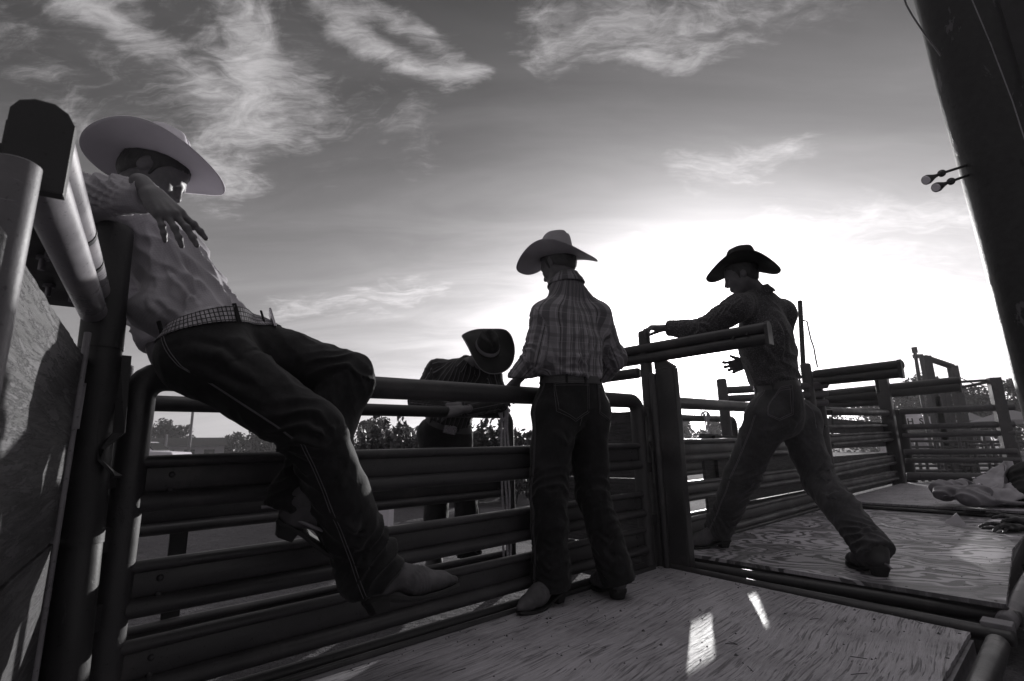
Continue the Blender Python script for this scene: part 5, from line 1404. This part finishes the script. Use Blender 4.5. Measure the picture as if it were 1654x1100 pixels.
# --- the leaning man with the pale hat, sitting on the top pipe of the nearest gate
fw1 = unit((.86, .18, -.15))
hR1b, hR1t = at(616, 990, 1.76), at(738, 953, 1.90)
hL1b, hL1t = at(462, 868, 1.66), at(564, 905, 1.74)
J1 = dict(hL=at(372, 553, 1.74), hR=at(330, 575, 1.56), kL=at(562, 612, 1.80), kR=at(506, 697, 1.58), aL=at(484, 806, 1.70), aR=at(596, 918, 1.78),
          sL=at(238, 352, 1.86), sR=at(212, 352, 1.58), eL=at(222, 470, 2.0), eR=at(128, 320, 1.42), wL=at(250, 560, 1.96), wR=at(244, 313, 1.33),
          neck=at(226, 335, 1.73), head=at(250, 284, 1.68))
S1 = dict(fwd=fw1, face=(.78, .30, -.52), headup=(.42, .18, .88), hs=1.02, seed=21, tor=((.100, .160), (.100, .138), .098),
    handL=((.5, .1, -.8), (0, 0, 1), (.5, .5, 0), bent(.4), .08), handR=((.66, .02, -.72), (.45, -.62, .55), (.55, .72, .38), [(.02, .18, .12), (.10, .22, .15), (.16, .25, .18), (.22, .30, .2)], .16, (.6, .5, .4)),
    hat=dict(mat=M['felt_white'], band_mat=M['band_pale'], A=.225, Bw=.215, curl=.03, dip=.02, front_dip=.02, pull=.1, crown_h=.145, seed=5), hat_at=(-.020, 0, .040), hat_axes=((.97, .12, -.09), (.10, .15, .97)),
    shirt=M['shirt_pale'], denim=M['denim'], belt=M['belt_stud'], belt_w=.046, legs=dict(L=(.112, .090, .080, .088), R=(.116, .090, .084, .098)), hipr=.122, waistr=(.128, .160, .12),
    arm=(.074, .062, .054, .046), belt_h=.075, belt_n=unit((-.30, -.12, .94)), shirt_creases=[(ln(1.45, (252, 350), (262, 385), (258, 425)), .010, .010), (ln(1.45, (222, 378), (262, 425), (318, 452)), .013, .010), (ln(1.5, (262, 352), (292, 405), (330, 450)), .011, .009), (ln(1.5, (290, 505), (300, 478), (318, 460)), .012, .008),
        (ln(1.45, (214, 410), (238, 468), (292, 496)), .012, .012), (ln(1.45, (218, 450), (226, 490), (250, 520)), .010, .011), (ln(1.5, (330, 498), (345, 480), (352, 468)), .010, .008), (ln(1.4, (160, 300), (175, 318), (172, 338)), .008, .009), (ln(1.4, (195, 292), (205, 315), (200, 338)), .008, .008), (ln(1.5, (235, 360), (243, 390), (238, 430)), .010, .009)],
    jean_creases=[(ln(1.4, (290, 560), (350, 560), (400, 590)), .010, .014), (ln(1.4, (300, 600), (345, 625), (400, 640)), .009, .014), (ln(1.4, (480, 690), (515, 700), (552, 690)), .012, .014), (ln(1.4, (490, 730), (520, 745), (560, 735)), .011, .012), (ln(1.5, (560, 880), (590, 890), (618, 870)), .013, .012), (ln(1.5, (560, 915), (595, 922), (630, 900)), .013, .011), (ln(1.5, (560, 950), (600, 955), (645, 925)), .011, .010), (ln(1.5, (545, 800), (570, 790), (585, 775)), .010, .012), (ln(1.5, (450, 770), (480, 780), (505, 765)), .011, .011)],
    hem_drop=.042, bendL=1.0, shirt_more=[lambda S: S.ell(at(322, 492, 1.66), (.055, .10, .055), None, .05), lambda S: S.ell(at(262, 505, 1.60), (.09, .10, .07), None, .05)], shirt_folds=[(0, .25, .12, .014, 7, .25, .6), (0, .42, .12, .012, 6, .5, 0), (2, .30, .1, .010, 16, .2, 0)], bendR=.9, armfront=(0, -.5, .8), shirt_gen=(.009, 6, .009, 13),
    boots=[((hR1b, hR1t - hR1b, unit(np.cross(hR1t - hR1b, np.cross(at(596, 918, 1.78) - hR1b, hR1t - hR1b)))), dict(mats=(M['leather_rough'], M['sole']), s=1.12, shaft=.2, lean=J1['kR'] - J1['aR'])),
           ((hL1b, hL1t - hL1b, unit((.45, .0, .9))), dict(lean=J1['kL'] - J1['aL'], mats=(M['leather'], M['sole']), s=1.12, shaft=.2, spur=True))])
import os
WHO = os.environ.get('WHO', '1234')
P_ = {}
if '2' in WHO: P_[2] = person('man in a plaid shirt and straw hat standing with his back to the view', (hL2 + hR2) / 2, J2, S2)
if '3' in WHO: P_[3] = person('man in a black hat and speckled shirt striding with a hand on the tall post', (fL3 + fR3) / 2, J3, S3)
if '4' in WHO: P_[4] = person('man in a dark striped shirt bending over the rear chute fence', at(730, 885, 3.98) * [1, 1, 0] + Z * GZ, J4, S4)
if '1' in WHO: P_[1] = person('man in a pale hat and pale shirt leaning back on the nearest gate', hR1b, J1, S1)

# ------------------------------------------------------------------ things lying on the platform
def lump(name, S, h, mat, folds, seed, label, cat, parent=None, gen=(.012, 6, .006, 14)):
    V, Fc = S.mesh(h); V = smooth_mesh(V, Fc, 1); Nn = normals(V, Fc)
    disp = gen[0] * fbm(V, gen[1], seed, 3)
    w_ = V + .06 * np.stack([vnoise(V, 5, seed + 3), vnoise(V, 5, seed + 4), vnoise(V, 5, seed + 5)], 1)
    disp += gen[2] * (1 - 2 * np.abs(vnoise(w_, gen[3], seed + 7))) + folds * (1 - np.abs(np.sin(w_ @ np.array([21, 13, 30.]))) * 2) * .5
    o = mesh_obj(name, V + Nn * disp[:, None], Fc, mat, parent, True)
    if label: tag(o, label, cat)
    return o
M['chap_leather'] = simple('pale_chap_leather', .34, .7, 0, .3, 7, .5, 90)
M['bag_cloth'] = simple('grey_bag_cloth', .24, .85, 0, .3, 9, .5, 120)
M['dark_cloth'] = simple('black_cloth', .015, .85, 0, .3, 9, .5, 120)
def zt(x, y, Y, z): p = at(x, y, Y); p[2] = max(p[2], z); return p
YH = 5.2
heap = empty('leather_chaps', at(1600, 800, YH), 'heap of pale leather chaps with a stiff raised flap on the far sheet', 'chaps')
S = SDF()
for (x, y, Y, r, fx, fz) in ((1605, 803, 5.2, .13, 1.5, .5), (1640, 806, 5.1, .14, 1.4, .5), (1580, 806, 5.25, .08, 1.6, .5), (1670, 806, 5.2, .16, 1.2, .6)):
    c_ = at(x, y, Y); S.ell(c_, (r * fx, r, r * fz), None, .08)
S.cut(at(1600, 800, 5.2) * [1, 1, 0] + Z * (Z3 + .002), -Z, 2.0)
lump('lower_part', S, .016, M['chap_leather'], .012, 5, None, None, heap, (.03, 5, .014, 11))
def flap(pts3, th, mat, name, parent, seed, amp=.012, nu=26, nv=18):
    """stiff leather flap spanned by four corner points, crumpled"""
    a, b_, c_, d_ = [np.asarray(p, float) for p in pts3]; nrm = unit(np.cross(b_ - a, d_ - a)); V = []
    for i in range(nv + 1):
        for j in range(nu + 1):
            u, v = j / nu, i / nv; V.append((a * (1 - u) + b_ * u) * (1 - v) + (d_ * (1 - u) + c_ * u) * v)
    V = np.array(V)
    V = V + nrm * (amp * 2 * fbm(V, 4.5, seed, 3) + amp * (1 - 2 * np.abs(vnoise(V, 9, seed + 2))))[:, None]
    Fc = np.array([[i * (nu + 1) + j, i * (nu + 1) + j + 1, (i + 1) * (nu + 1) + j + 1, (i + 1) * (nu + 1) + j] for i in range(nv) for j in range(nu)])
    o = mesh_obj(name, V, Fc, mat, parent, True); o.modifiers.new('s', 'SOLIDIFY').thickness = th; return o
flap([at(1571, 776, 5.2), at(1622, 744, 5.2), at(1622, 788, 5.0), at(1590, 812, 5.0)], .006, M['chap_leather'], 'flap', heap, 3)
flap([at(1622, 744, 5.2), at(1637, 745, 5.35), at(1652, 800, 5.2), at(1620, 790, 5.0)], .006, M['chap_leather'], 'flap', heap, 9)
flap([at(1600, 788, 5.05), at(1652, 770, 5.1), at(1654, 806, 4.85), at(1590, 812, 4.9)], .006, M['chap_leather'], 'flap', heap, 14, .02)
for (x, y) in ((1574, 772), (1590, 764), (1583, 782)):
    MB().ball(at(x, y, 5.12), .016, 10, 7, (1.6, .8, .6)).build('concho', M['buckle'], heap)
S = SDF()
S.cone(at(1519, 790, 5.25), at(1560, 783, 5.35), .085, .06, .05); S.ell(at(1535, 795, 5.1), (.16, .09, .07), None, .05); S.sub(at(1541, 800, 4.98), (.06, .05, .035), None, .03)
S.cut(at(1535, 790, 5.2) * [1, 1, 0] + Z * (Z3 + .002), -Z, 2.0)
lump('cloth_bag', S, .011, M['bag_cloth'], .016, 11, 'grey cloth bag lying open left of the leather heap', 'bag')
S = SDF()
S.ell(at(1572, 803, 4.85), (.14, .10, .085), None, .04); S.ell(at(1580, 795, 4.95), (.10, .08, .07), None, .03); S.cone(at(1590, 808, 4.8), at(1612, 811, 4.75), .05, .03, .03); S.sub(at(1585, 794, 4.83), (.07, .035, .022), None, .02)
S.cut(at(1572, 800, 4.9) * [1, 1, 0] + Z * (Z3 + .002), -Z, 2.0)
lump('rolled_cloth', S, .010, M['bag_cloth'], .018, 17, 'rolled dark grey cloth lying in front of the leather heap', 'cloth')
tag(flap([at(1515, 790, 5.2), at(1562, 777, 5.3), at(1570, 800, 5.0), at(1525, 806, 5.0)], .005, M['bag_cloth'], 'draped_cloth', None, 33, .022), 'crumpled grey cloth thrown over the open bag', 'cloth')
tag(MB().tube([at(1608, 808, 4.72), at(1625, 811, 4.68), at(1645, 813, 4.65), at(1690, 815, 4.6)], .016, 10).build('leather_strap', M['bag_cloth']), 'strap trailing to the right from the leather heap', 'strap')
S = SDF()
S.ell(at(1668, 782, 5.0), (.13, .2, .2), None, .05); S.ell(at(1672, 800, 4.9), (.12, .2, .14), None, .05)
S.cut(at(1660, 790, 5.0) * [1, 1, 0] + Z * (Z3 + .002), -Z, 2.0)
lump('jacket', S, .016, M['dark_cloth'], .012, 23, 'black jacket at the right edge on top of the leather heap', 'jacket')
# gloves
def glove(label, px, py, Y, z, dx, side, back, seed, sc_=1.15):
    S = SDF(); c_ = onz(px, py, z)
    hand(S, c_ + Z * .03, np.array(dx), np.array(back), np.array(side), [(.15, .25, .2), (-.05, .2, .2), (.1, .35, .2), (.25, .4, .3)], .22, (.3, .2, .1), sc_)
    S.cone(c_ + Z * .035 - unit(dx) * .02, c_ + Z * .05 - unit(dx) * .14, .042, .055, .03, (Z, .6))
    V, Fc = S.mesh(.0055); V = smooth_mesh(V, Fc, 2); Nn = normals(V, Fc)
    V = V + Nn * (.004 * fbm(V, 24, seed, 2))[:, None]
    return tag(mesh_obj('glove', V, Fc, M['leather_dark'], None, True), label, 'glove')
glove('dark leather glove with fingers spread towards the folded paper', 1634, 858, 0, Z2, (-.80, -.28, .10), (-.2, .85, .2), (0, 0, 1), 31, 1.25)
glove('dark leather glove lying on top of another glove, its cuff raised', 1662, 850, 0, Z2 + .05, (-.75, .30, .22), (.3, .9, .1), (0, 0, 1), 37, 1.15)
pc = [onz(1525, 846, Z2) + Z * .004, onz(1563, 850, Z2) + Z * .004]
pk_ = (pc[0] + pc[1]) / 2 + np.array([.05, .03, .085])
M['paper'] = simple('paper', .42, .8, 0, .05, 9, .1, 90)
tag(MB().prism([pc[0], pc[1], pk_], (.004, .006, 0)).build('folded_paper', M['paper'], smooth=False), 'small folded paper standing at the step of the far sheet', 'paper')

# ------------------------------------------------------------------ plants
lm_, B_, bs = new_mat('foliage', .75, 0, .25)
co = obco(B_); oi = B_.new('ShaderNodeObjectInfo')
B_.nt.links.new(tintc(B_, B_.ramp(B_.noise(co, 3.5, 4, .7), [(.3, .030), (.5, .055), (.7, .10)])), bs.inputs['Base Color'])
M['leaf'] = lm_
lm2, B_, bs = new_mat('bush_foliage', .5, 0, .4)
co = obco(B_)
B_.nt.links.new(tintc(B_, B_.ramp(B_.noise(co, 7, 4, .7), [(.3, .04), (.5, .08), (.7, .15)])), bs.inputs['Base Color'])
M['bush'] = lm2
M['bark'] = simple('bark', .06, .9, 0, .4, 12, .8, 30)
def leaves(rs, clumps, n, size, asp=.5, droop=0.0):
    V = []; tot = sum(r ** 2 for _, r in clumps)
    for c_, r in clumps:
        k = max(int(n * r * r / tot), 6)
        d = rs.normal(size=(k, 3)); d /= np.linalg.norm(d, axis=1)[:, None]
        p = np.asarray(c_) + d * (r * rs.uniform(.35, 1.05, (k, 1))) * [1, 1, .85]
        t = rs.normal(size=(k, 3)); t[:, 2] -= droop; t /= np.linalg.norm(t, axis=1)[:, None]
        u = np.cross(t, rs.normal(size=(k, 3))); u /= np.linalg.norm(u, axis=1)[:, None]
        s_ = size * rs.uniform(.6, 1.4, (k, 1))
        V.append(np.stack([p - t * s_, p + u * s_ * asp, p + t * s_, p - u * s_ * asp], 1))
    return np.concatenate(V).reshape(-1, 3)
def leaf_obj(name, V, mat, parent): return mesh_obj(name, V, np.arange(len(V)).reshape(-1, 4), mat, parent, False)
def tree(label, x, ytop, Y, wpx, seed, n=3000, low=.25, size=.16, group='trees on the horizon'):
    rs = np.random.RandomState(seed); top = at(x, ytop, Y); base = np.array([top[0], top[1], GZ]); H = top[2] - GZ
    rad = wpx / 2 * Y / FPX * 1.1
    g = empty('tree', base, label, 'tree', group)
    mb = MB(); mb.tube([base, base + np.array([.1 * rs.randn(), 0, H * .3]), base + np.array([.2 * rs.randn(), .1, H * .62])], H * .035, 9, scale=[1.2, .9, .5])
    cl_ = []
    for i in range(22):
        a = rs.uniform(0, 2 * math.pi); zf = rs.uniform(low, .9); k = math.sin(math.pi * min(1, (zf - low + .18) / (1.1 - low))) ** .6
        rr_ = rad * k * rs.uniform(.25, .95); c_ = base + np.array([rr_ * math.cos(a), rr_ * math.sin(a), H * zf])
        cl_.append((c_, rad * rs.uniform(.22, .42)))
        if i < 9: mb.tube([base + Z * H * (.25 + .03 * i), base + Z * H * (.3 + .03 * i) + (c_ - base) * [.5, .5, 0] + Z * H * .08, c_], H * .012, 6, scale=[1, .7, .35])
    mb.build('trunk', M['bark'], g); leaf_obj('crown', leaves(rs, cl_, n, size), M['leaf'], g)
    return g
tree('round loose tree behind the low house with the dark roof', 272, 676, 75, 66, 1, 3500, .2, .26)
tree('small bushy tree right of the low house', 378, 699, 70, 52, 2, 2600, .05, .24)
tree('tree with a dense crown partly behind the leg of the leaning man', 440, 678, 62, 80, 3, 3600, .08, .24)
tree('tall crowned tree between the leaning man and the bending man', 606, 676, 45, 74, 4, 3800, .1, .17)
tree('dark low tree left of the bending man, behind the bushes', 655, 690, 55, 60, 5, 2600, .05, .2)
tree('big dark tree behind the sausage stand', 1490, 612, 48, 130, 6, 5200, .1, .20)
tree('dark tree behind the stock pens, right of the tall posts', 1570, 622, 44, 110, 7, 4800, .1, .18)
tree('dark tree at the right edge beside the massive pole', 1640, 612, 42, 110, 8, 4600, .1, .18)
tree('distant tree glimpsed over the middle gate', 1105, 668, 70, 60, 9, 2600, .05, .24)
tree('distant tree just right of the middle posts', 1160, 674, 66, 56, 10, 2400, .05, .24)
tree('distant tree glimpsed over the farthest gate', 1395, 640, 58, 120, 11, 3600, .05, .22)
# row of leafy bushes behind the bending man
def bush_mesh(seed):
    rs = np.random.RandomState(seed); cl_ = []
    for i in range(16):
        cl_.append((np.array([rs.uniform(-.5, .5), rs.uniform(-.4, .4), rs.uniform(.15, 1.0)]), rs.uniform(.16, .3)))
    for i in range(7):
        x, y = rs.uniform(-.5, .5, 2); zt_ = rs.uniform(1.05, 1.45)
        for q in np.linspace(.9, zt_, 5): cl_.append((np.array([x + rs.uniform(-.03, .03), y, q]), .065))
    V = leaves(rs, cl_, 1500, .062, .42, .3)
    st = MB()
    for i in range(7):
        x, y = rs.uniform(-.4, .4, 2); st.tube([np.array([x * .3, y * .3, 0]), np.array([x * .7, y * .7, .5]), np.array([x, y, 1.05])], .016, 6, scale=[1, .8, .4])
    return V, st
bushes = []
k = 0
for i, x in enumerate(np.linspace(560, 880, 12)):
    Y = 9.5 + (i % 3) * 1.3; b0 = at(x, 730, Y); base = np.array([b0[0], b0[1], GZ])
    if i < 3:
        V, st = bush_mesh(50 + i)
        g = empty('bush', (0, 0, 0)); leaf_obj('leaves', V, M['bush'], g); st.build('stem', M['bark'], g); bushes.append(g)
    else:
        src = bushes[i % 3]; g = src.copy(); col.objects.link(g)
        for c_ in src.children:
            d_ = c_.copy(); col.objects.link(d_); d_.parent = g
    g.location = tuple(base); sc_ = 1.0 + .16 * math.sin(i * 2.3); g.scale = (sc_, sc_, sc_ * 1.03)
    tag(g, 'leafy bush in the row behind the bending man', 'bush', 'row of bushes behind the chutes')

# ------------------------------------------------------------------ far buildings and vehicles, left
M['white_paint'] = simple('white_paint', .82, .35, 0, .06, 3, .1, 40)
M['wall'] = simple('pale_siding', .40, .8, 0, .15, 4, .5, 20)
M['roof'] = simple('dark_roof', .03, .8, 0, .3, 5, .5, 20)
M['glass_dark'] = simple('window_glass', .02, .1, 0, .2)
M['tyre'] = simple('tyre_rubber', .02, .8)
ex = np.array([1.0, 0, 0]); ey = np.array([0, 1.0, 0])
YB = 62
hb0, hb1 = at(225, 735, YB), at(345, 735, YB)
hz_e = at(300, 719, YB)[2]; hz_r = at(300, 707, YB + 3)[2]
hs_ = empty('low_house', np.array([(hb0[0] + hb1[0]) / 2, YB, GZ]), 'long low house with a dark roof beyond the arena', 'house')
cx_ = (hb0[0] + hb1[0]) / 2; hw_ = (hb1[0] - hb0[0]) / 2
hx_, hy_ = np.array([.85, .53, 0]), np.array([-.53, .85, 0]); hc = np.array([cx_, YB, 0])
def hp(a_, b_, z): return hc + hx_ * a_ + hy_ * b_ + Z * z
hw_ *= 1.18
MB().box(hp(0, 3, (GZ + hz_e) / 2), [hx_, hy_, Z], (hw_ - .3, 3, (hz_e - GZ) / 2)).build('wall', M['wall'], hs_, smooth=False)
MB().prism([hp(-hw_, -.5, hz_e - .1), hp(-hw_, 6.5, hz_e - .1), hp(-hw_, 3, hz_r)], hx_ * 2 * hw_).build('roof', M['roof'], hs_, smooth=False)
for t in (.25, .42, .62, .82):
    MB().box(hp(-hw_ + 2 * hw_ * t, -.02, hz_e - .95), [hx_, hy_, Z], (.55, .04, .42)).build('window', M['glass_dark'], hs_, smooth=False)
pf = empty('picket_fence', at(320, 735, 56), 'low pale picket fence in front of the low house', 'fence')
for i in range(22):
    q = at(300 + i * 2.4, 738, 56); MB().box((q[0], q[1], GZ + .55), [ex, ey, Z], (.06, .03, .55)).build('picket', M['white_paint'], pf, smooth=False)
q0_, q1_ = at(299, 738, 56), at(352, 738, 56)
for z in (.3, .85): MB().box(((q0_[0] + q1_[0]) / 2, 56.05, GZ + z), [ex, ey, Z], ((q1_[0] - q0_[0]) / 2, .03, .05)).build('rail', M['white_paint'], pf, smooth=False)
up_ = empty('utility_pole', at(305, 735, 50), 'tall thin utility pole in front of the low house', 'pole')
q = at(304, 735, 50); t_ = at(313, 560, 50)
MB().tube([(q[0], 50, GZ), (q[0], 50, t_[2])], .14, 10, scale=[1, .75]).build('shaft', M['timber'], up_)
MB().box((q[0], 49.9, t_[2] - .6), [ex, ey, Z], (1.1, .06, .07)).build('crossarm', M['timber'], up_, smooth=False)
q = at(266, 735, 48)
tag(MB().tube([(q[0], 48, GZ), (q[0], 48, at(266, 702, 48)[2])], .09, 8).build('short_post', M['wall']), 'short pale post beside the white pickup truck', 'post')
# white pickup, facing right
YT = 31
ft = at(296, 735, YT)[0]
tr = empty('pickup_truck', (ft - 2.6, YT, GZ), 'white pickup truck parked beyond the arena at the left', 'truck')
tx_, ty_ = np.array([1.0, .0, 0]), np.array([0, 1.0, 0]); tf = np.array([ft, YT, GZ])
def tp_(x, y, z): return tf + tx_ * x + ty_ * y + Z * z
def tb(prof, y0, y1): return MB().prism([tp_(x, y0, z) for x, z in prof], ty_ * (y1 - y0))
tb([(0, .45), (-.02, 1.10), (-.12, 1.24), (-1.25, 1.32), (-1.3, 1.34), (-5.3, 1.32), (-5.35, .55), (-4.9, .42), (-.2, .40)], -.95, .95).build('body', M['white_paint'], tr, smooth=False, bevel=.05)
tb([(-1.3, 1.30), (-1.95, 1.80), (-2.15, 1.88), (-3.05, 1.88), (-3.2, 1.80), (-3.3, 1.30)], -.82, .82).build('cab', M['white_paint'], tr, smooth=False, bevel=.05)
tb([(-1.50, 1.36), (-2.02, 1.74), (-2.45, 1.76), (-2.45, 1.36)], -.845, -.825).build('window', M['glass_dark'], tr, smooth=False)
tb([(-2.55, 1.36), (-2.55, 1.76), (-3.05, 1.76), (-3.15, 1.36)], -.845, -.825).build('window', M['glass_dark'], tr, smooth=False)
MB().add([tp_(-1.34, -.74, 1.36), tp_(-1.34, .74, 1.36), tp_(-1.90, .68, 1.775), tp_(-1.90, -.68, 1.775)], [[0, 1, 2, 3]]).build('windscreen', M['glass_dark'], tr, smooth=False).modifiers.new('s', 'SOLIDIFY').thickness = .06
for x in (-.95, -4.3):
    for y in (-.86, .86):
        MB().tube([tp_(x, y - .11, .37), tp_(x, y + .11, .37)], .37, 22).build('wheel', M['tyre'], tr)
for y in (-.72, .72): MB().box(tp_(.01, y, .92), [tx_, ty_, Z], (.02, .12, .09)).build('headlight', M['glass'], tr, smooth=False)
MB().box(tp_(-1.45, -1.02, 1.38), [tx_, ty_, Z], (.05, .10, .10)).build('mirror', M['white_paint'], tr, smooth=False)
cr_ = at(604, 805, 6.5); cr_[2] = GZ
tag(MB().box(cr_ + Z * .16, [ex, ey, Z], (.22, .14, .16)).build('white_crate', M['white_paint'], smooth=False, bevel=.02), 'small white box on the ground, glimpsed between the rails beside the shin', 'box')
# far fence along the arena
af = empty('arena_fence', (0, 27, GZ), 'low pipe fence running along the far side of the arena', 'fence')
for i in range(27):
    q = at(200 + i * 34, 735, 27); MB().tube([(q[0], 27, GZ), (q[0], 27, GZ + .92)], .035, 8).build('post', M['far_steel'], af)
for z in (.3, .6, .9): MB().tube([(-30, 27, GZ + z), (10, 27, GZ + z)], .025, 8).build('rail', M['far_steel'], af)

# ------------------------------------------------------------------ far right: food stand, canopies, lamp post
YS = 36
sl0, sl1 = at(1452, 682, YS), at(1536, 682, YS)
sd_top, sd_bot = at(1490, 673, YS)[2], at(1490, 689.5, YS)[2]
st_ = empty('food_stand', ((sl0[0] + sl1[0]) / 2, YS, GZ), 'white food stand with a lettered sign beyond the pens', 'food stand')
scx, shw = (sl0[0] + sl1[0]) / 2, (sl1[0] - sl0[0]) / 2
MB().box((scx, YS + 1.2, (GZ + sd_bot) / 2), [ex, ey, Z], (shw, 1.1, (sd_bot - GZ) / 2)).build('body', M['wall'], st_, smooth=False)
MB().box((scx, YS, (sd_top + sd_bot) / 2), [ex, ey, Z], (shw, .06, (sd_top - sd_bot) / 2 * .98)).build('sign', M['white_paint'], st_, smooth=False)
MB().prism([(scx - shw * .75, YS + .3, sd_top), (scx + shw * .05, YS + .3, sd_top), (scx - shw * .02, YS + .3, sd_top + .28), (scx - shw * .68, YS + .3, sd_top + .28)], (0, .8, 0)).build('roof_vent', M['wall'], st_, smooth=False)
MB().box((scx, YS + .08, GZ + 1.6), [ex, ey, Z], (shw * .8, .04, .4)).build('serving_hatch', M['glass_dark'], st_, smooth=False)
M['sign_black'] = simple('sign_lettering', .02, .6)
lx = at(1464, 681, YS)[0]
for word in ('H', 'SAUSAGE'):
    cu = bpy.data.curves.new('letters', 'FONT'); cu.body = word; cu.size = .62; cu.extrude = .01; cu.align_y = 'CENTER'; cu.offset = .016; cu.space_character = 1.12
    tmp = bpy.data.objects.new('tmp', cu); col.objects.link(tmp); bpy.context.view_layer.update()
    lme = bpy.data.meshes.new_from_object(tmp.evaluated_get(bpy.context.evaluated_depsgraph_get())); bpy.data.objects.remove(tmp)
    lv = np.array([v.co[:] for v in lme.vertices])
    LV = np.stack([lx + lv[:, 0], np.full(len(lv), YS - .065) - lv[:, 2], (sd_top + sd_bot) / 2 + lv[:, 1]], 1)
    mesh_obj('lettering', LV, [list(p.vertices) for p in lme.polygons], M['sign_black'], st_, False)
    lx += lv[:, 0].max() + .42
M['canvas'] = simple('canopy_canvas', .22, .8, 0, .1, 4, .3, 20)
def canopy(label, x0, x1, ytop, ybot, Y):
    a, c_ = at(x0, ybot, Y), at(x1, ybot, Y); tp = at((x0 + x1) / 2, ytop, Y); w = (c_[0] - a[0]) / 2; cx = (a[0] + c_[0]) / 2
    g = empty('canopy', (cx, Y, GZ), label, 'canopy', 'canopies beyond the pens')
    z = a[2]; P = [np.array([cx + i * w, Y + j * w, z]) for i, j in ((-1, -1), (1, -1), (1, 1), (-1, 1))]
    mb = MB().add(P + [np.array([cx, Y, tp[2]])] + [p - Z * .25 for p in P], [[0, 1, 4], [1, 2, 4], [2, 3, 4], [3, 0, 4]] + [[i, 5 + i, 5 + (i + 1) % 4, (i + 1) % 4] for i in range(4)])
    mb.build('cover', M['canvas'], g, smooth=False)
    for p in P: MB().tube([p * [1, 1, 0] + Z * GZ, p], .03, 6).build('leg', M['far_steel'], g)
canopy('small pointed canopy beyond the pens', 1554, 1584, 666, 680, 34)
canopy('wide pointed canopy beside the massive pole', 1596, 1668, 661, 680, 30)
lpo = empty('lamp_post', at(1484, 700, 22), 'thin lamp post with a small head rising above the far beam', 'lamp post')
q, t_ = at(1489, 640, 22), at(1478, 570, 22)
MB().tube([np.array([q[0] + .02, 22, GZ]), q, t_], .085, 10, scale=[1.2, 1, .8]).build('shaft', M['far_steel'], lpo)
MB().tube([t_, t_ + Z * .25], .11, 10).build('head', M['far_steel'], lpo)
MB().box(t_ + np.array([.1, 0, -.15]), [ex, ey, Z], (.18, .08, .08)).build('fixture', M['far_steel'], lpo, smooth=False)
tag(MB().tube([at(1541, 605, 13), at(1570, 619, 13), at(1610, 628, 13), at(1660, 622, 13)], .012, 6).build('power_line', M['far_steel']), 'thin cable sagging from the tall pen post towards the massive pole', 'cable')
# visitors beyond the pens: small standing figures
def bystander(label, x, yt, Y, shade):
    tp = at(x, yt, Y); H = tp[2] - GZ; b_ = np.array([tp[0], Y, GZ]); S = SDF(); k = H / 1.75
    for q in (-1, 1):
        S.chain([b_ + Z * .04 + ex * .09 * q, b_ + Z * .48 * k + ex * .09 * q, b_ + Z * .9 * k + ex * .08 * q], [.05, .06, .085], .04)
        S.chain([b_ + Z * 1.42 * k + ex * .19 * q, b_ + Z * 1.12 * k + ex * .25 * q, b_ + Z * .9 * k + ex * .2 * q - ey * .12], [.05, .042, .036], .03)
    S.ell(b_ + Z * 1.2 * k, (.17, .11, .3 * k), None, .06); S.cone(b_ + Z * 1.45 * k, b_ + Z * 1.55 * k, .05, .05, .03); S.ell(b_ + Z * 1.64 * k, (.078, .09, .11), None, .02)
    g = empty('person', b_, label, 'person', 'visitors beyond the pens')
    V, Fc = S.mesh(.03); mesh_obj('body', V, Fc, shade, g, True)
for i, (x, yt, Y, m_, l_) in enumerate(((1500, 700, 26, 'wall', 'person in pale clothes standing left of the tall pen posts'), (1560, 698, 24, 'leaf', 'person in dark clothes standing right of the tall pen posts'),
        (1590, 697, 28, 'canvas', 'person in grey clothes standing under the wide canopy'), (1618, 700, 23, 'wall', 'person in pale clothes nearest to the massive pole'))):
    bystander(l_, x, yt, Y, M[m_])

# ------------------------------------------------------------------ evening haze
HZ = .0010
hmat = bpy.data.materials.new('haze'); hmat.use_nodes = True
hn = hmat.node_tree; hn.nodes.clear()
ho = hn.nodes.new('ShaderNodeOutputMaterial'); pv = hn.nodes.new('ShaderNodeVolumePrincipled')
pv.inputs['Color'].default_value = (.9, .88, .9, 1); pv.inputs['Density'].default_value = HZ; pv.inputs['Anisotropy'].default_value = .35
hn.links.new(pv.outputs[0], ho.inputs['Volume'])
hz = MB().box((0, 1100, 6.4), [np.array([1.0, 0, 0]), np.array([0, 1.0, 0]), Z], (1850, 1450, 7.8)).build('haze', hmat, smooth=False)
hz['kind'] = 'stuff'
